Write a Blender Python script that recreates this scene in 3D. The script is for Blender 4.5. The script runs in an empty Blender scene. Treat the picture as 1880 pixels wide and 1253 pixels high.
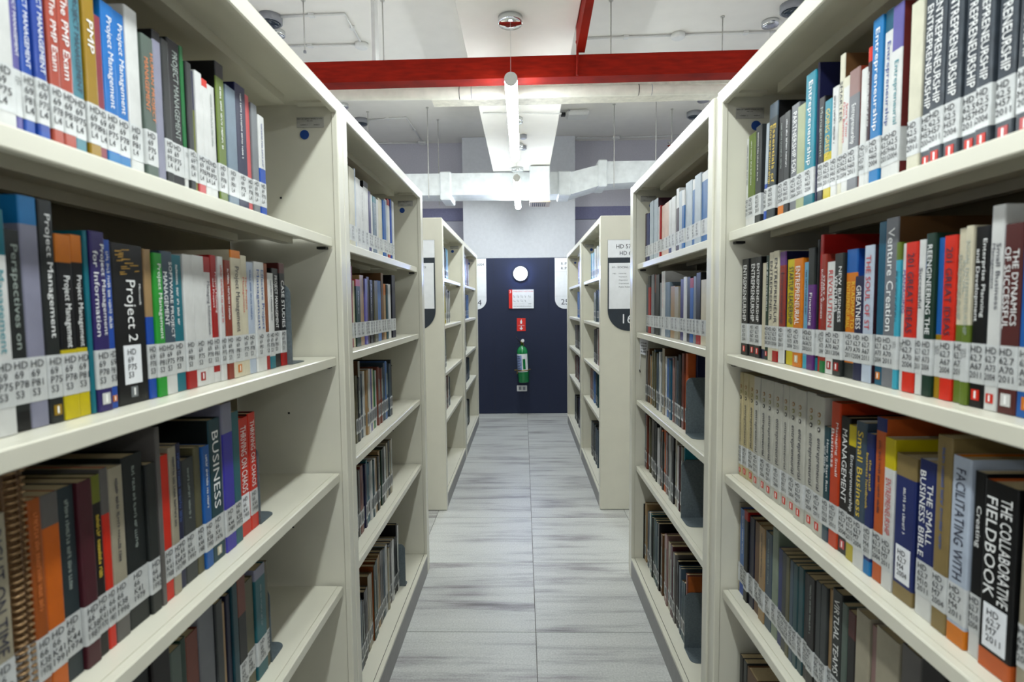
import bpy, math, random
from mathutils import Vector, Matrix
S = bpy.context.scene
COL = S.collection
rnd = random.Random(7)

# ------------------------------------------------------------------ camera, world, exposure
cam_d = bpy.data.cameras.new('camera')
cam = bpy.data.objects.new('camera', cam_d)
COL.objects.link(cam)
CAM_H, PITCH, YAW, ROLL, FPX = 1.3329, -0.0663, -0.0213, -0.0095, 1008.13
cy, sy, cp, sp_ = math.cos(YAW), math.sin(YAW), math.cos(PITCH), math.sin(PITCH)
FW = Vector((sy * cp, cy * cp, sp_))
RT = Vector((cy, -sy, 0.0))
UP = RT.cross(FW)
R1 = RT * math.cos(ROLL) + UP * math.sin(ROLL)
U1 = UP * math.cos(ROLL) - RT * math.sin(ROLL)
cam.matrix_world = Matrix(((R1.x, U1.x, -FW.x, 0.0), (R1.y, U1.y, -FW.y, 0.0),
                           (R1.z, U1.z, -FW.z, CAM_H), (0, 0, 0, 1)))
cam_d.sensor_width = 36.0
cam_d.lens = FPX / 1880.0 * 36.0
cam_d.clip_start = 0.02
cam_d.dof.use_dof = True
cam_d.dof.focus_distance = 2.6
cam_d.dof.aperture_fstop = 4.8
S.camera = cam

w = bpy.data.worlds.new('world')
S.world = w
w.use_nodes = True
w.node_tree.nodes['Background'].inputs[0].default_value = (0.75, 0.8, 0.9, 1)
w.node_tree.nodes['Background'].inputs[1].default_value = 0.15
S.view_settings.view_transform = 'Standard'
S.view_settings.look = 'None'
S.view_settings.gamma = 1.0
S.view_settings.use_curve_mapping = False
S.view_settings.exposure = 0.82
TUBE_STRENGTH = 42.0
TUBE_COLOUR = (0.915, 0.985, 1.0)

# ------------------------------------------------------------------ helpers
def lin(c):
    r = []
    for v in c[:3]:
        v = v / 255.0
        r.append(v / 12.92 if v <= 0.04045 else ((v + 0.055) / 1.055) ** 2.4)
    return r

MATS = {}
def mat(name, rgb, rough=0.5, noise=0.06, scale=30.0, metal=0.0, coat=0.0, bump=0.0, emit=0.0, stretch=None, spec=None):
    if name in MATS:
        return MATS[name]
    m = bpy.data.materials.new(name)
    m.use_nodes = True
    nt = m.node_tree
    b = nt.nodes['Principled BSDF']
    c = lin(rgb)
    b.inputs['Roughness'].default_value = rough
    b.inputs['Metallic'].default_value = metal
    if spec is not None: b.inputs['Specular IOR Level'].default_value = spec
    b.inputs['Coat Weight'].default_value = coat
    b.inputs['Coat Roughness'].default_value = 0.12
    tc = nt.nodes.new('ShaderNodeTexCoord')
    mp = nt.nodes.new('ShaderNodeMapping')
    if stretch:
        mp.inputs['Scale'].default_value = stretch
    nz = nt.nodes.new('ShaderNodeTexNoise')
    nz.inputs['Scale'].default_value = scale
    nz.inputs['Detail'].default_value = 4.0
    cr = nt.nodes.new('ShaderNodeValToRGB')
    cr.color_ramp.elements[0].position = 0.3
    cr.color_ramp.elements[1].position = 0.7
    cr.color_ramp.elements[0].color = [max(0, v * (1 - noise * 2)) for v in c] + [1]
    cr.color_ramp.elements[1].color = [min(1, v * (1 + noise)) for v in c] + [1]
    nt.links.new(tc.outputs['Object'], mp.inputs['Vector'])
    nt.links.new(mp.outputs['Vector'], nz.inputs['Vector'])
    nt.links.new(nz.outputs['Fac'], cr.inputs['Fac'])
    nt.links.new(cr.outputs['Color'], b.inputs['Base Color'])
    if bump:
        bp = nt.nodes.new('ShaderNodeBump')
        bp.inputs['Strength'].default_value = bump
        bp.inputs['Distance'].default_value = 0.004
        nt.links.new(nz.outputs['Fac'], bp.inputs['Height'])
        nt.links.new(bp.outputs['Normal'], b.inputs['Normal'])
    if emit:
        b.inputs['Emission Color'].default_value = c + [1]
        b.inputs['Emission Strength'].default_value = emit
    MATS[name] = m
    return m

class MB:
    """collects shapes, then links them as one mesh object"""
    def __init__(s):
        s.v, s.f, s.mi, s.mats, s.sm = [], [], [], [], []
    def _m(s, m):
        if m not in s.mats:
            s.mats.append(m)
        return s.mats.index(m)
    def face(s, pts, m, smooth=False):
        n = len(s.v)
        s.v += [tuple(p) for p in pts]
        s.f.append(tuple(range(n, n + len(pts))))
        s.mi.append(s._m(m)); s.sm.append(smooth)
    def box(s, x0, x1, y0, y1, z0, z1, m):
        if x0 > x1: x0, x1 = x1, x0
        if y0 > y1: y0, y1 = y1, y0
        n = len(s.v)
        s.v += [(x0, y0, z0), (x1, y0, z0), (x1, y1, z0), (x0, y1, z0), (x0, y0, z1), (x1, y0, z1), (x1, y1, z1), (x0, y1, z1)]
        for q in ((0, 3, 2, 1), (4, 5, 6, 7), (0, 1, 5, 4), (1, 2, 6, 5), (2, 3, 7, 6), (3, 0, 4, 7)):
            s.f.append(tuple(n + i for i in q)); s.mi.append(s._m(m)); s.sm.append(False)
        return s
    def bbox(s, x0, x1, y0, y1, z0, z1, m, b=0.002):
        """box with chamfered edges along all three axes"""
        if x0 > x1: x0, x1 = x1, x0
        if y0 > y1: y0, y1 = y1, y0
        b = min(b, (x1 - x0) * .45, (y1 - y0) * .45, (z1 - z0) * .45)
        n = len(s.v)
        P = {}
        for ix, X in ((0, (x0, x0 + b)), (1, (x1, x1 - b))):
            for iy, Y in ((0, (y0, y0 + b)), (1, (y1, y1 - b))):
                for iz, Z in ((0, (z0, z0 + b)), (1, (z1, z1 - b))):
                    for ax in range(3):
                        P[(ix, iy, iz, ax)] = len(s.v)
                        s.v.append((X[0 if ax == 0 else 1], Y[0 if ax == 1 else 1], Z[0 if ax == 2 else 1]))
        mi = s._m(m)
        def add(ids):
            s.f.append(tuple(ids)); s.mi.append(mi); s.sm.append(False)
        for ax in range(3):
            o = [a for a in range(3) if a != ax]
            for side in (0, 1):
                c = []
                for (p, q) in ((0, 0), (1, 0), (1, 1), (0, 1)):
                    k = [0, 0, 0]; k[ax] = side; k[o[0]] = p; k[o[1]] = q
                    c.append(P[(k[0], k[1], k[2], ax)])
                add(c if (side == 1) == (ax != 1) else c[::-1])
        for ax in range(3):
            o = [a for a in range(3) if a != ax]
            for p in (0, 1):
                for q in (0, 1):
                    k0 = [0, 0, 0]; k0[o[0]] = p; k0[o[1]] = q
                    k1 = list(k0); k1[ax] = 1
                    c = [P[(*k0, o[0])], P[(*k1, o[0])], P[(*k1, o[1])], P[(*k0, o[1])]]
                    add(c)
        for ix in (0, 1):
            for iy in (0, 1):
                for iz in (0, 1):
                    add([P[(ix, iy, iz, a)] for a in range(3)])
        return s
    def tube(s, pts, r, m, seg=12, caps=True, smooth=True, r2=None):
        pts = [Vector(p) for p in pts]
        rings = []
        prev = None
        for i, p in enumerate(pts):
            d = (pts[min(i + 1, len(pts) - 1)] - pts[max(i - 1, 0)]).normalized()
            if prev is None:
                a = d.cross(Vector((0, 0, 1)))
                if a.length < .01: a = d.cross(Vector((1, 0, 0)))
                a.normalize()
            else:
                a = (prev - d * prev.dot(d)).normalized()
            prev = a
            b = d.cross(a)
            rr = r if r2 is None else r + (r2 - r) * i / (len(pts) - 1)
            ring = []
            for k in range(seg):
                t = 2 * math.pi * k / seg
                s.v.append(tuple(p + a * (rr * math.cos(t)) + b * (rr * math.sin(t))))
                ring.append(len(s.v) - 1)
            rings.append(ring)
        mi = s._m(m)
        for r0, r1 in zip(rings, rings[1:]):
            for k in range(seg):
                s.f.append((r0[k], r0[(k + 1) % seg], r1[(k + 1) % seg], r1[k])); s.mi.append(mi); s.sm.append(smooth)
        if caps:
            s.f.append(tuple(rings[0][::-1])); s.mi.append(mi); s.sm.append(False)
            s.f.append(tuple(rings[-1])); s.mi.append(mi); s.sm.append(False)
        return s
    def lathe(s, c, prof, m, seg=24, axis='z'):
        """prof: list of (radius, height along axis)"""
        rings = []
        for (r, h) in prof:
            ring = []
            for k in range(seg):
                t = 2 * math.pi * k / seg
                a, b = r * math.cos(t), r * math.sin(t)
                p = {'z': (c[0] + a, c[1] + b, c[2] + h), 'y': (c[0] + a, c[1] + h, c[2] + b), 'x': (c[0] + h, c[1] + a, c[2] + b)}[axis]
                s.v.append(p); ring.append(len(s.v) - 1)
            rings.append(ring)
        mi = s._m(m)
        for r0, r1 in zip(rings, rings[1:]):
            for k in range(seg):
                s.f.append((r0[k], r0[(k + 1) % seg], r1[(k + 1) % seg], r1[k])); s.mi.append(mi); s.sm.append(True)
        s.f.append(tuple(rings[0][::-1])); s.mi.append(mi); s.sm.append(False)
        s.f.append(tuple(rings[-1])); s.mi.append(mi); s.sm.append(False)
        return s
    def prism(s, poly, axis, a0, a1, m, smooth=False):
        """poly: 2D outline in the plane across axis, run from a0 to a1"""
        def P(u, v, h):
            return {'x': (h, u, v), 'y': (u, h, v), 'z': (u, v, h)}[axis]
        n = len(s.v); k = len(poly)
        s.v += [P(u, v, a0) for u, v in poly] + [P(u, v, a1) for u, v in poly]
        mi = s._m(m)
        s.f.append(tuple(range(n, n + k))[::-1]); s.mi.append(mi); s.sm.append(False)
        s.f.append(tuple(range(n + k, n + 2 * k))); s.mi.append(mi); s.sm.append(False)
        for i in range(k):
            j = (i + 1) % k
            s.f.append((n + i, n + j, n + k + j, n + k + i)); s.mi.append(mi); s.sm.append(smooth)
        return s
    def build(s, name, parent=None, fix=True):
        me = bpy.data.meshes.new(name)
        me.from_pydata(s.v, [], s.f)
        for m in s.mats: me.materials.append(m)
        me.polygons.foreach_set('material_index', s.mi)
        me.polygons.foreach_set('use_smooth', s.sm)
        me.update()
        if fix:
            import bmesh
            bm = bmesh.new(); bm.from_mesh(me)
            bmesh.ops.recalc_face_normals(bm, faces=bm.faces[:])
            bm.to_mesh(me); bm.free()
        o = bpy.data.objects.new(name, me)
        COL.objects.link(o)
        if parent is not None: o.parent = parent
        return o

def tag(o, label, cat=None, group=None, kind=None):
    if label: o['label'] = label
    if cat: o['category'] = cat
    if group: o['group'] = group
    if kind: o['kind'] = kind
    return o
def empty(name, loc=(0, 0, 0), rz=0.0):
    o = bpy.data.objects.new(name, None)
    o.empty_display_size = 0.05
    COL.objects.link(o)
    o.location = loc; o.rotation_euler = (0, 0, rz)
    return o
def struct(mb, name):
    o = mb.build(name); o['kind'] = 'structure'; return o

TXT = {}
def text_geo(s):
    """flat glyph outlines of a string: verts (0..w, 0..h) and faces, from the built-in font"""
    if s in TXT: return TXT[s]
    cu = bpy.data.curves.new('t', 'FONT')
    cu.body = s; cu.size = 1.0; cu.resolution_u = 2
    ob = bpy.data.objects.new('t', cu)
    me = bpy.data.meshes.new_from_object(ob)
    V = [tuple(v.co) for v in me.vertices]
    F = [tuple(p.vertices) for p in me.polygons]
    bpy.data.objects.remove(ob); bpy.data.curves.remove(cu); bpy.data.meshes.remove(me)
    if not V: V = [(0, 0, 0)]
    x0 = min(v[0] for v in V); x1 = max(v[0] for v in V)
    y0 = min(v[1] for v in V); y1 = max(v[1] for v in V)
    V = [(v[0] - x0, v[1] - y0) for v in V]
    TXT[s] = (V, F, x1 - x0, y1 - y0)
    return TXT[s]
def put_text(mb, s, o, ux, uy, width, height, m, maxstretch=1.5, align='l', keep=False):
    """letters at origin o along ux (reading) and uy (up), fitted in width x height"""
    V, F, W, H = text_geo(s)
    if W < 1e-5 or H < 1e-5: return
    sy_ = height / H; sx_ = width / W
    if keep: sx_ = min(sx_, sy_)
    sx_ = min(sx_, sy_ * maxstretch); sy_ = min(sy_, sx_ * 2.6)
    o = Vector(o); ux = Vector(ux); uy = Vector(uy)
    off = 0.0
    if align == 'c': off = (width - W * sx_) / 2
    if align == 'r': off = width - W * sx_
    yo = (height - H * sy_) / 2
    n = len(mb.v); mi = mb._m(m)
    for a, b in V:
        mb.v.append(tuple(o + ux * (a * sx_ + off) + uy * (b * sy_ + yo)))
    for f in F:
        mb.f.append(tuple(n + i for i in f)); mb.mi.append(mi); mb.sm.append(False)
def put_scribble(mb, o, ux, uy, width, height, m, seed, char=0.6):
    """letter-like strokes for lettering too small to read in the photograph"""
    r = random.Random(seed)
    o = Vector(o); ux = Vector(ux); uy = Vector(uy)
    x = 0.0; cw = height * char
    word = r.randint(4, 9)
    while x < width - cw:
        if word == 0:
            x += cw * .8; word = r.randint(3, 9); continue
        h0 = r.choice((0, 0, 0, .15)); h1 = r.choice((1, .75, .75, .8))
        st = cw * .26
        for (a, b, c, d) in ((x, x + st, h0, h1), (x, x + cw * .7, r.choice((0, .35, .6)), None)):
            if d is None: d = c + .2
            mb.face([o + ux * a + uy * (c * height), o + ux * b + uy * (c * height), o + ux * b + uy * (d * height), o + ux * a + uy * (d * height)], m)
        if r.random() < .6:
            a = x + cw * .48
            mb.face([o + ux * a, o + ux * (a + st), o + ux * (a + st) + uy * (.72 * height), o + ux * a + uy * (.72 * height)], m)
        x += cw; word -= 1

# ------------------------------------------------------------------ setting
M_WALL = mat('wall_plaster', (205, 203, 212), .85, .03, 60, bump=.25)
M_COL = mat('column_plaster', (226, 228, 232), .85, .02, 30, bump=.1)
M_CEIL = mat('ceiling_paint', (236, 233, 226), .9, .012, 8, bump=.04)
M_STRIPE = mat('lavender_stripe_paint', (128, 128, 158), .8, .05, 60)
M_GREYWALL = mat('grey_wall_paint', (186, 186, 198), .85, .04, 60)
M_NAVY = mat('navy_panel_paint', (22, 32, 60), .7, .1, 120, bump=.15)
M_STEEL = mat('cream_enamel_steel', (208, 205, 188), .36, .012, 12, coat=.15)
M_BACK_SHADE = mat('open_back_shade_olive', (112, 104, 82), .6, .04, 20)  # dark olive stands in for the shade behind the books
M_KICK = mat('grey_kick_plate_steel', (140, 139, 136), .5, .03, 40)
M_DARKLINE = mat('dark_joint', (60, 58, 52), .9, .05, 40)
M_BLACK = mat('black_plastic', (14, 14, 16), .5, .1, 50)
M_RED = mat('red_beam_paint', (138, 24, 7), .6, .14, 9, spec=.12, stretch=(1, 1, 6))
M_WHITEPLASTIC = mat('white_plastic', (225, 225, 222), .45, .02, 30)
M_GREYPLASTIC = mat('grey_plastic', (150, 152, 158), .45, .03, 30)
M_WRAP = mat('white_duct_wrap', (232, 236, 236), .6, .05, 14, bump=.6)
M_BEIGEWRAP = mat('beige_duct_wrap', (196, 192, 178), .6, .1, 26, bump=.9)
M_CHROME = mat('chrome', (225, 228, 230), .08, .02, 10, metal=1.0)
M_ROD = mat('zinc_rod', (198, 196, 190), .5, .05, 60, metal=.2)
M_GUN = mat('bookend_grey_steel', (84, 94, 98), .5, .12, 160, coat=.1)

def floor_material():
    m = bpy.data.materials.new('grey_stone_tile')
    m.use_nodes = True
    nt = m.node_tree; N = nt.nodes; L = nt.links
    b = N['Principled BSDF']
    tc = N.new('ShaderNodeTexCoord')
    # per-tile offset so each slab has its own veins
    sep = N.new('ShaderNodeSeparateXYZ'); L.new(tc.outputs['Object'], sep.inputs[0])
    def mth(op, a, v=None):
        n = N.new('ShaderNodeMath'); n.operation = op
        if hasattr(a, 'is_linked') or True: L.new(a, n.inputs[0])
        if v is not None: n.inputs[1].default_value = v
        return n.outputs[0]
    tx = mth('FLOOR', mth('DIVIDE', mth('SUBTRACT', sep.outputs[0], 0.0397), 0.6))
    ty = mth('FLOOR', mth('DIVIDE', mth('SUBTRACT', sep.outputs[1], 2.1541 - 1.2), 0.6))
    cmb = N.new('ShaderNodeCombineXYZ')
    L.new(mth('MULTIPLY', tx, 7.3), cmb.inputs[0]); L.new(mth('MULTIPLY', ty, 3.1), cmb.inputs[1]); L.new(mth('MULTIPLY', tx, 5.7), cmb.inputs[2])
    add = N.new('ShaderNodeVectorMath'); add.operation = 'ADD'
    L.new(tc.outputs['Object'], add.inputs[0]); L.new(cmb.outputs[0], add.inputs[1])
    mp = N.new('ShaderNodeMapping'); mp.inputs['Scale'].default_value = (1.0, 15, 1)
    L.new(add.outputs[0], mp.inputs[0])
    n1 = N.new('ShaderNodeTexNoise'); n1.inputs['Scale'].default_value = 1.0; n1.inputs['Detail'].default_value = 9; n1.inputs['Roughness'].default_value = .68
    n1.inputs['Distortion'].default_value = .25
    L.new(mp.outputs[0], n1.inputs['Vector'])
    cr = N.new('ShaderNodeValToRGB')
    e = cr.color_ramp.elements
    e[0].position = .35; e[0].color = lin((98, 92, 92)) + [1]
    e[1].position = .50; e[1].color = lin((180, 181, 176)) + [1]
    x = e.new(.425); x.color = lin((154, 152, 150)) + [1]
    x = e.new(.75); x.color = lin((198, 198, 192)) + [1]
    mp2 = N.new('ShaderNodeMapping'); mp2.inputs['Scale'].default_value = (2.2, 6.5, 1)
    L.new(add.outputs[0], mp2.inputs[0])
    n3 = N.new('ShaderNodeTexNoise'); n3.inputs['Scale'].default_value = 1.0; n3.inputs['Detail'].default_value = 6
    L.new(mp2.outputs[0], n3.inputs['Vector'])
    mixf = N.new('ShaderNodeMix'); mixf.data_type = 'FLOAT'; mixf.inputs['Factor'].default_value = .38
    L.new(n1.outputs['Fac'], mixf.inputs['A']); L.new(n3.outputs['Fac'], mixf.inputs['B'])
    L.new(mixf.outputs['Result'], cr.inputs[0])
    n2 = N.new('ShaderNodeTexNoise'); n2.inputs['Scale'].default_value = 140
    L.new(tc.outputs['Object'], n2.inputs['Vector'])
    mx = N.new('ShaderNodeMix'); mx.data_type = 'RGBA'; mx.blend_type = 'MULTIPLY'; mx.inputs['Factor'].default_value = .35
    L.new(cr.outputs[0], mx.inputs['A']); L.new(n2.outputs['Color'], mx.inputs['B'])
    n2b = N.new('ShaderNodeValToRGB'); n2b.color_ramp.elements[0].color = (.6, .6, .6, 1); n2b.color_ramp.elements[1].color = (1.2, 1.2, 1.2, 1)
    n2b.color_ramp.elements[0].position = .35; n2b.color_ramp.elements[1].position = .65
    L.new(n2.outputs['Fac'], n2b.inputs[0]); L.new(n2b.outputs[0], mx.inputs['B'])
    L.new(mx.outputs['Result'], b.inputs['Base Color'])
    b.inputs['Roughness'].default_value = .42
    bp = N.new('ShaderNodeBump'); bp.inputs['Strength'].default_value = .15; bp.inputs['Distance'].default_value = .002
    L.new(n1.outputs['Fac'], bp.inputs['Height']); L.new(bp.outputs[0], b.inputs['Normal'])
    return m
M_FLOOR = floor_material()
M_GROUT = mat('grout', (105, 102, 98), .9, .05, 50)

RX, RY0, RY1, RZ = 3.75, -3.2, 7.6, 3.53
f = MB()
xs = [0.0397 + .6 * i for i in range(-8, 8)]
ys = [2.1541 + .6 * i for i in range(-10, 11)]
g = .0016
for i in range(len(xs) - 1):
    for j in range(len(ys) - 1):
        x0, x1 = max(xs[i], -RX), min(xs[i + 1], RX)
        y0, y1 = max(ys[j], RY0), min(ys[j + 1], RY1)
        if x1 - x0 > .01 and y1 - y0 > .01:
            f.box(x0 + g, x1 - g, y0 + g, y1 - g, -.012, 0, M_FLOOR)
f.box(-RX, RX, RY0, RY1, -.03, -.0025, M_GROUT)
struct(f, 'floor')
struct(MB().box(-RX, RX, RY0, RY1, RZ, RZ + .1, M_CEIL), 'ceiling')
c = MB()
c.box(-RX, RX, RY1, RY1 + .1, 0, 2.36, M_GREYWALL)
c.box(-RX, RX, RY1, RY1 + .1, 2.36, 2.48, M_GREYWALL)
c.box(-RX, RX, RY1, RY1 + .1, 2.655, RZ, M_WALL)
c.box(-RX, RX, RY1 - .004, RY1 + .1, 2.485, 2.655, M_STRIPE)
struct(c, 'wall_back')
struct(MB().box(-RX - .1, -RX, RY0, RY1, 0, RZ, M_WALL), 'wall_left')
struct(MB().box(RX, RX + .1, RY0, RY1, 0, RZ, M_WALL), 'wall_right')
struct(MB().box(-RX, RX, RY0 - .1, RY0, 0, RZ, M_WALL), 'wall_front')
# broad white column in front of the back wall
struct(MB().bbox(-.79, .693, 7.35, 7.597, .001, RZ - .001, M_COL, .004), 'trim_1')
# plaster beam under the ceiling along the aisle
struct(MB().bbox(-.326, .297, RY0 + .01, 6.24, 2.82, RZ - .001, M_CEIL, .004), 'trim_2')
# navy end partition
p = MB()
p.box(-1.9, 1.9, 6.65, 6.70, .002, 1.893, M_NAVY)
p.box(-.357, -.355, 6.6485, 6.65, .01, 1.885, M_BLACK)
p.box(.302, .304, 6.6485, 6.65, .01, 1.885, M_BLACK)
struct(p, 'wall_partition')

# ------------------------------------------------------------------ bookcases
SHELF_Z = (1.515, 1.197, .877, .558)
TOPZ = 1.88
def bookcase(side, y0, y1, p0, p1, xf, label, rails=True, sign=None, near_panel=0.0, far_panel=0.0):
    """y0..y1 outer, p0/p1 post widths, xf front plane (positive distance from the aisle's centre line)"""
    s = -1.0 if side == 'L' else 1.0
    D = .60
    root = empty('bookcase', (s * xf, (y0 + y1) / 2, 0))
    tag(root, label, 'bookcase', 'white steel bookcases along the aisle')
    ox, oy = s * xf, (y0 + y1) / 2
    def X(d): return s * d           # d: depth behind the front plane, local
    a, b = y0 - oy, y1 - oy
    i0, i1 = a + p0, b - p1
    def part(mb, name, parent=root): return mb.build(name, parent)
    for (q0, q1, sgn) in ((a, i0, 1), (i1, b, -1)):
        m = MB()
        m.bbox(X(0), X(.017), q0 + .0006, q1 - .0006, .001, TOPZ, M_STEEL, .0025)
        part(m, 'post')
        m = MB()
        r = .0022
        m.box(X(.017), X(D - .017), q0 + .0006 + (r if sgn < 0 else 0), q1 - .0006 - (r if sgn > 0 else 0), .001, TOPZ - .002, M_STEEL)
        # peg holes down the panel's inner face
        yy = q1 - r if sgn > 0 else q0 + r
        for zz in (.72, 1.04, 1.36, 1.62):
            m.box(X(.155), X(.160), yy - .0008, yy + .0008, zz, zz + .005, M_BLACK)
        part(m, 'side_panel')
    m = MB()
    m.bbox(X(.0004), X(.017), i0, i1, TOPZ - .038, TOPZ, M_STEEL, .0025)
    m.box(X(.017), X(D - .001), i0, i1, TOPZ - .018, TOPZ - .001, M_STEEL)
    tp = part(m, 'top_panel')
    m = MB()
    m.box(X(.108), X(.140), i0 + .01, i1 - .072, TOPZ - .040, TOPZ - .018, M_STEEL)
    m.box(X(.020), X(.100), i1 - .034, i1 - .003, TOPZ - .024, TOPZ - .018, M_STEEL)
    m.box(X(.020), X(.100), i0 + .003, i0 + .034, TOPZ - .024, TOPZ - .018, M_STEEL)
    part(m, 'stiffener_rail', tp)
    m = MB(); m.box(X(.298), X(.304), i0, i1, .1, TOPZ - .018, M_BACK_SHADE)  # sheet added across the open back, its dimness put into the colour
    part(m, 'open_back_shade')
    for z in SHELF_Z:
        m = MB()
        m.bbox(X(.020), X(.036), i0 + .006, i1 - .006, z - .0245, z, M_STEEL, .002)
        m.box(X(.036), X(.285), i0 + .006, i1 - .006, z - .0025, z - .0003, M_STEEL)
        sh = part(m, 'shelf')
        m = MB()
        m.box(X(.108), X(.136), i0 + .03, i1 - .05, z - .020, z - .0025, M_STEEL)
        m.box(X(.215), X(.235), i0 + .03, i1 - .12, z - .020, z - .0025, M_STEEL)
        part(m, 'stiffener_rail', sh)
        for (c0, c1) in ((i0 + .0003, i0 + .02), (i1 - .02, i1 - .0003)):
            m = MB(); m.box(X(.034), X(.058), c0, c1, z - .031, z - .0247, M_BLACK)
            part(m, 'shelf_clip', sh)
    m = MB()
    m.bbox(X(.0006), X(.0165), i0, i1, .088, .100, M_STEEL, .0012)
    m.box(X(.0165), X(.018), i0, i1, .088, .0985, M_DARKLINE)
    m.box(X(.018), X(.298), i0, i1, .088, .100, M_STEEL)
    part(m, 'base_shelf')
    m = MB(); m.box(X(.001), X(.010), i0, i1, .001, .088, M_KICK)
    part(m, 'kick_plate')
    for (w_, yy, d) in ((near_panel, a, -1), (far_panel, b, 1)):
        if w_:
            m = MB(); m.bbox(X(-.0005), X(D), yy + (d * w_ if d < 0 else 0), yy + (d * w_ if d > 0 else 0), .003, TOPZ + .002, M_STEEL, .003)
            part(m, 'end_panel')
    # property plate and blue dot sticker on the far side panel's inner face
    M_PL = mat('plate_silver', (170, 168, 160), .4, .05, 80)
    M_TX = mat('dark_print', (36, 36, 40), .6, .05, 80)
    M_DOT = mat('blue_sticker', (22, 66, 138), .5, .05, 80)
    yy = i1 + .0022 - .0006
    m = MB(); m.box(X(.036), X(.108), yy - .0008, yy + .0002, 1.804, 1.831, M_PL)
    pl = part(m, 'property_plate')
    m = MB(); ux = (s * -1, 0, 0) if side == 'R' else (1, 0, 0)
    x_l = X(.106) if side == 'L' else X(.038)
    ux = (1, 0, 0); x_l = min(X(.106), X(.038))
    put_scribble(m, (x_l, yy - .0012, 1.825), ux, (0, 0, 1), .068, .0034, M_TX, 3)
    put_scribble(m, (x_l + .026, yy - .0012, 1.820), ux, (0, 0, 1), .016, .0026, M_TX, 4)
    put_scribble(m, (x_l + .008, yy - .0012, 1.8095), ux, (0, 0, 1), .022, .0036, M_TX, 5)
    put_scribble(m, (x_l + .044, yy - .0012, 1.8095), ux, (0, 0, 1), .016, .0032, M_TX, 6)
    part(m, 'lettering', pl)
    m = MB(); m.lathe((X(.088), yy, 1.786), [(.0122, 0), (.0122, -.001), (.0112, -.0014)], M_DOT, 24, 'y')
    part(m, 'dot_sticker')
    return root

XL, XR = .486, .513
bookcase('L', .27, 1.5105, .04, .0405, XL, 'white steel bookcase nearest on the left, four shelves of books in view')
bookcase('L', 1.5110, 2.680, .0395, .040, XL, 'white steel bookcase second from the front on the left side', far_panel=.014)
bookcase('R', .27, 1.487, .035, .032, XR, 'white steel bookcase nearest on the right, with black entrepreneurship books')
bookcase('R', 1.517, 2.645, .042, .045, XR, 'white steel bookcase second on the right, with grey bookends on shelves', far_panel=.014)
struct(MB().box(.519, .60, 1.4875, 1.5165, .002, TOPZ - .003, M_STEEL), 'trim_3')
bookcase('L', 3.4885, 4.725, .045, .06, .507, 'white steel bookcase left beyond the cross aisle, its end bearing a sign', near_panel=.012)
bookcase('L', 4.7255, 6.11, .055, .055, .507, 'white steel bookcase farthest on the left, close to the navy wall')
bookcase('R', 3.4986, 4.700, .045, .045, .486, 'white steel bookcase right beyond the cross aisle, beside the number 16 sign', near_panel=.012)
bookcase('R', 4.7005, 6.15, .055, .055, .486, 'white steel bookcase farthest on the right, close to the navy wall')
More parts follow.
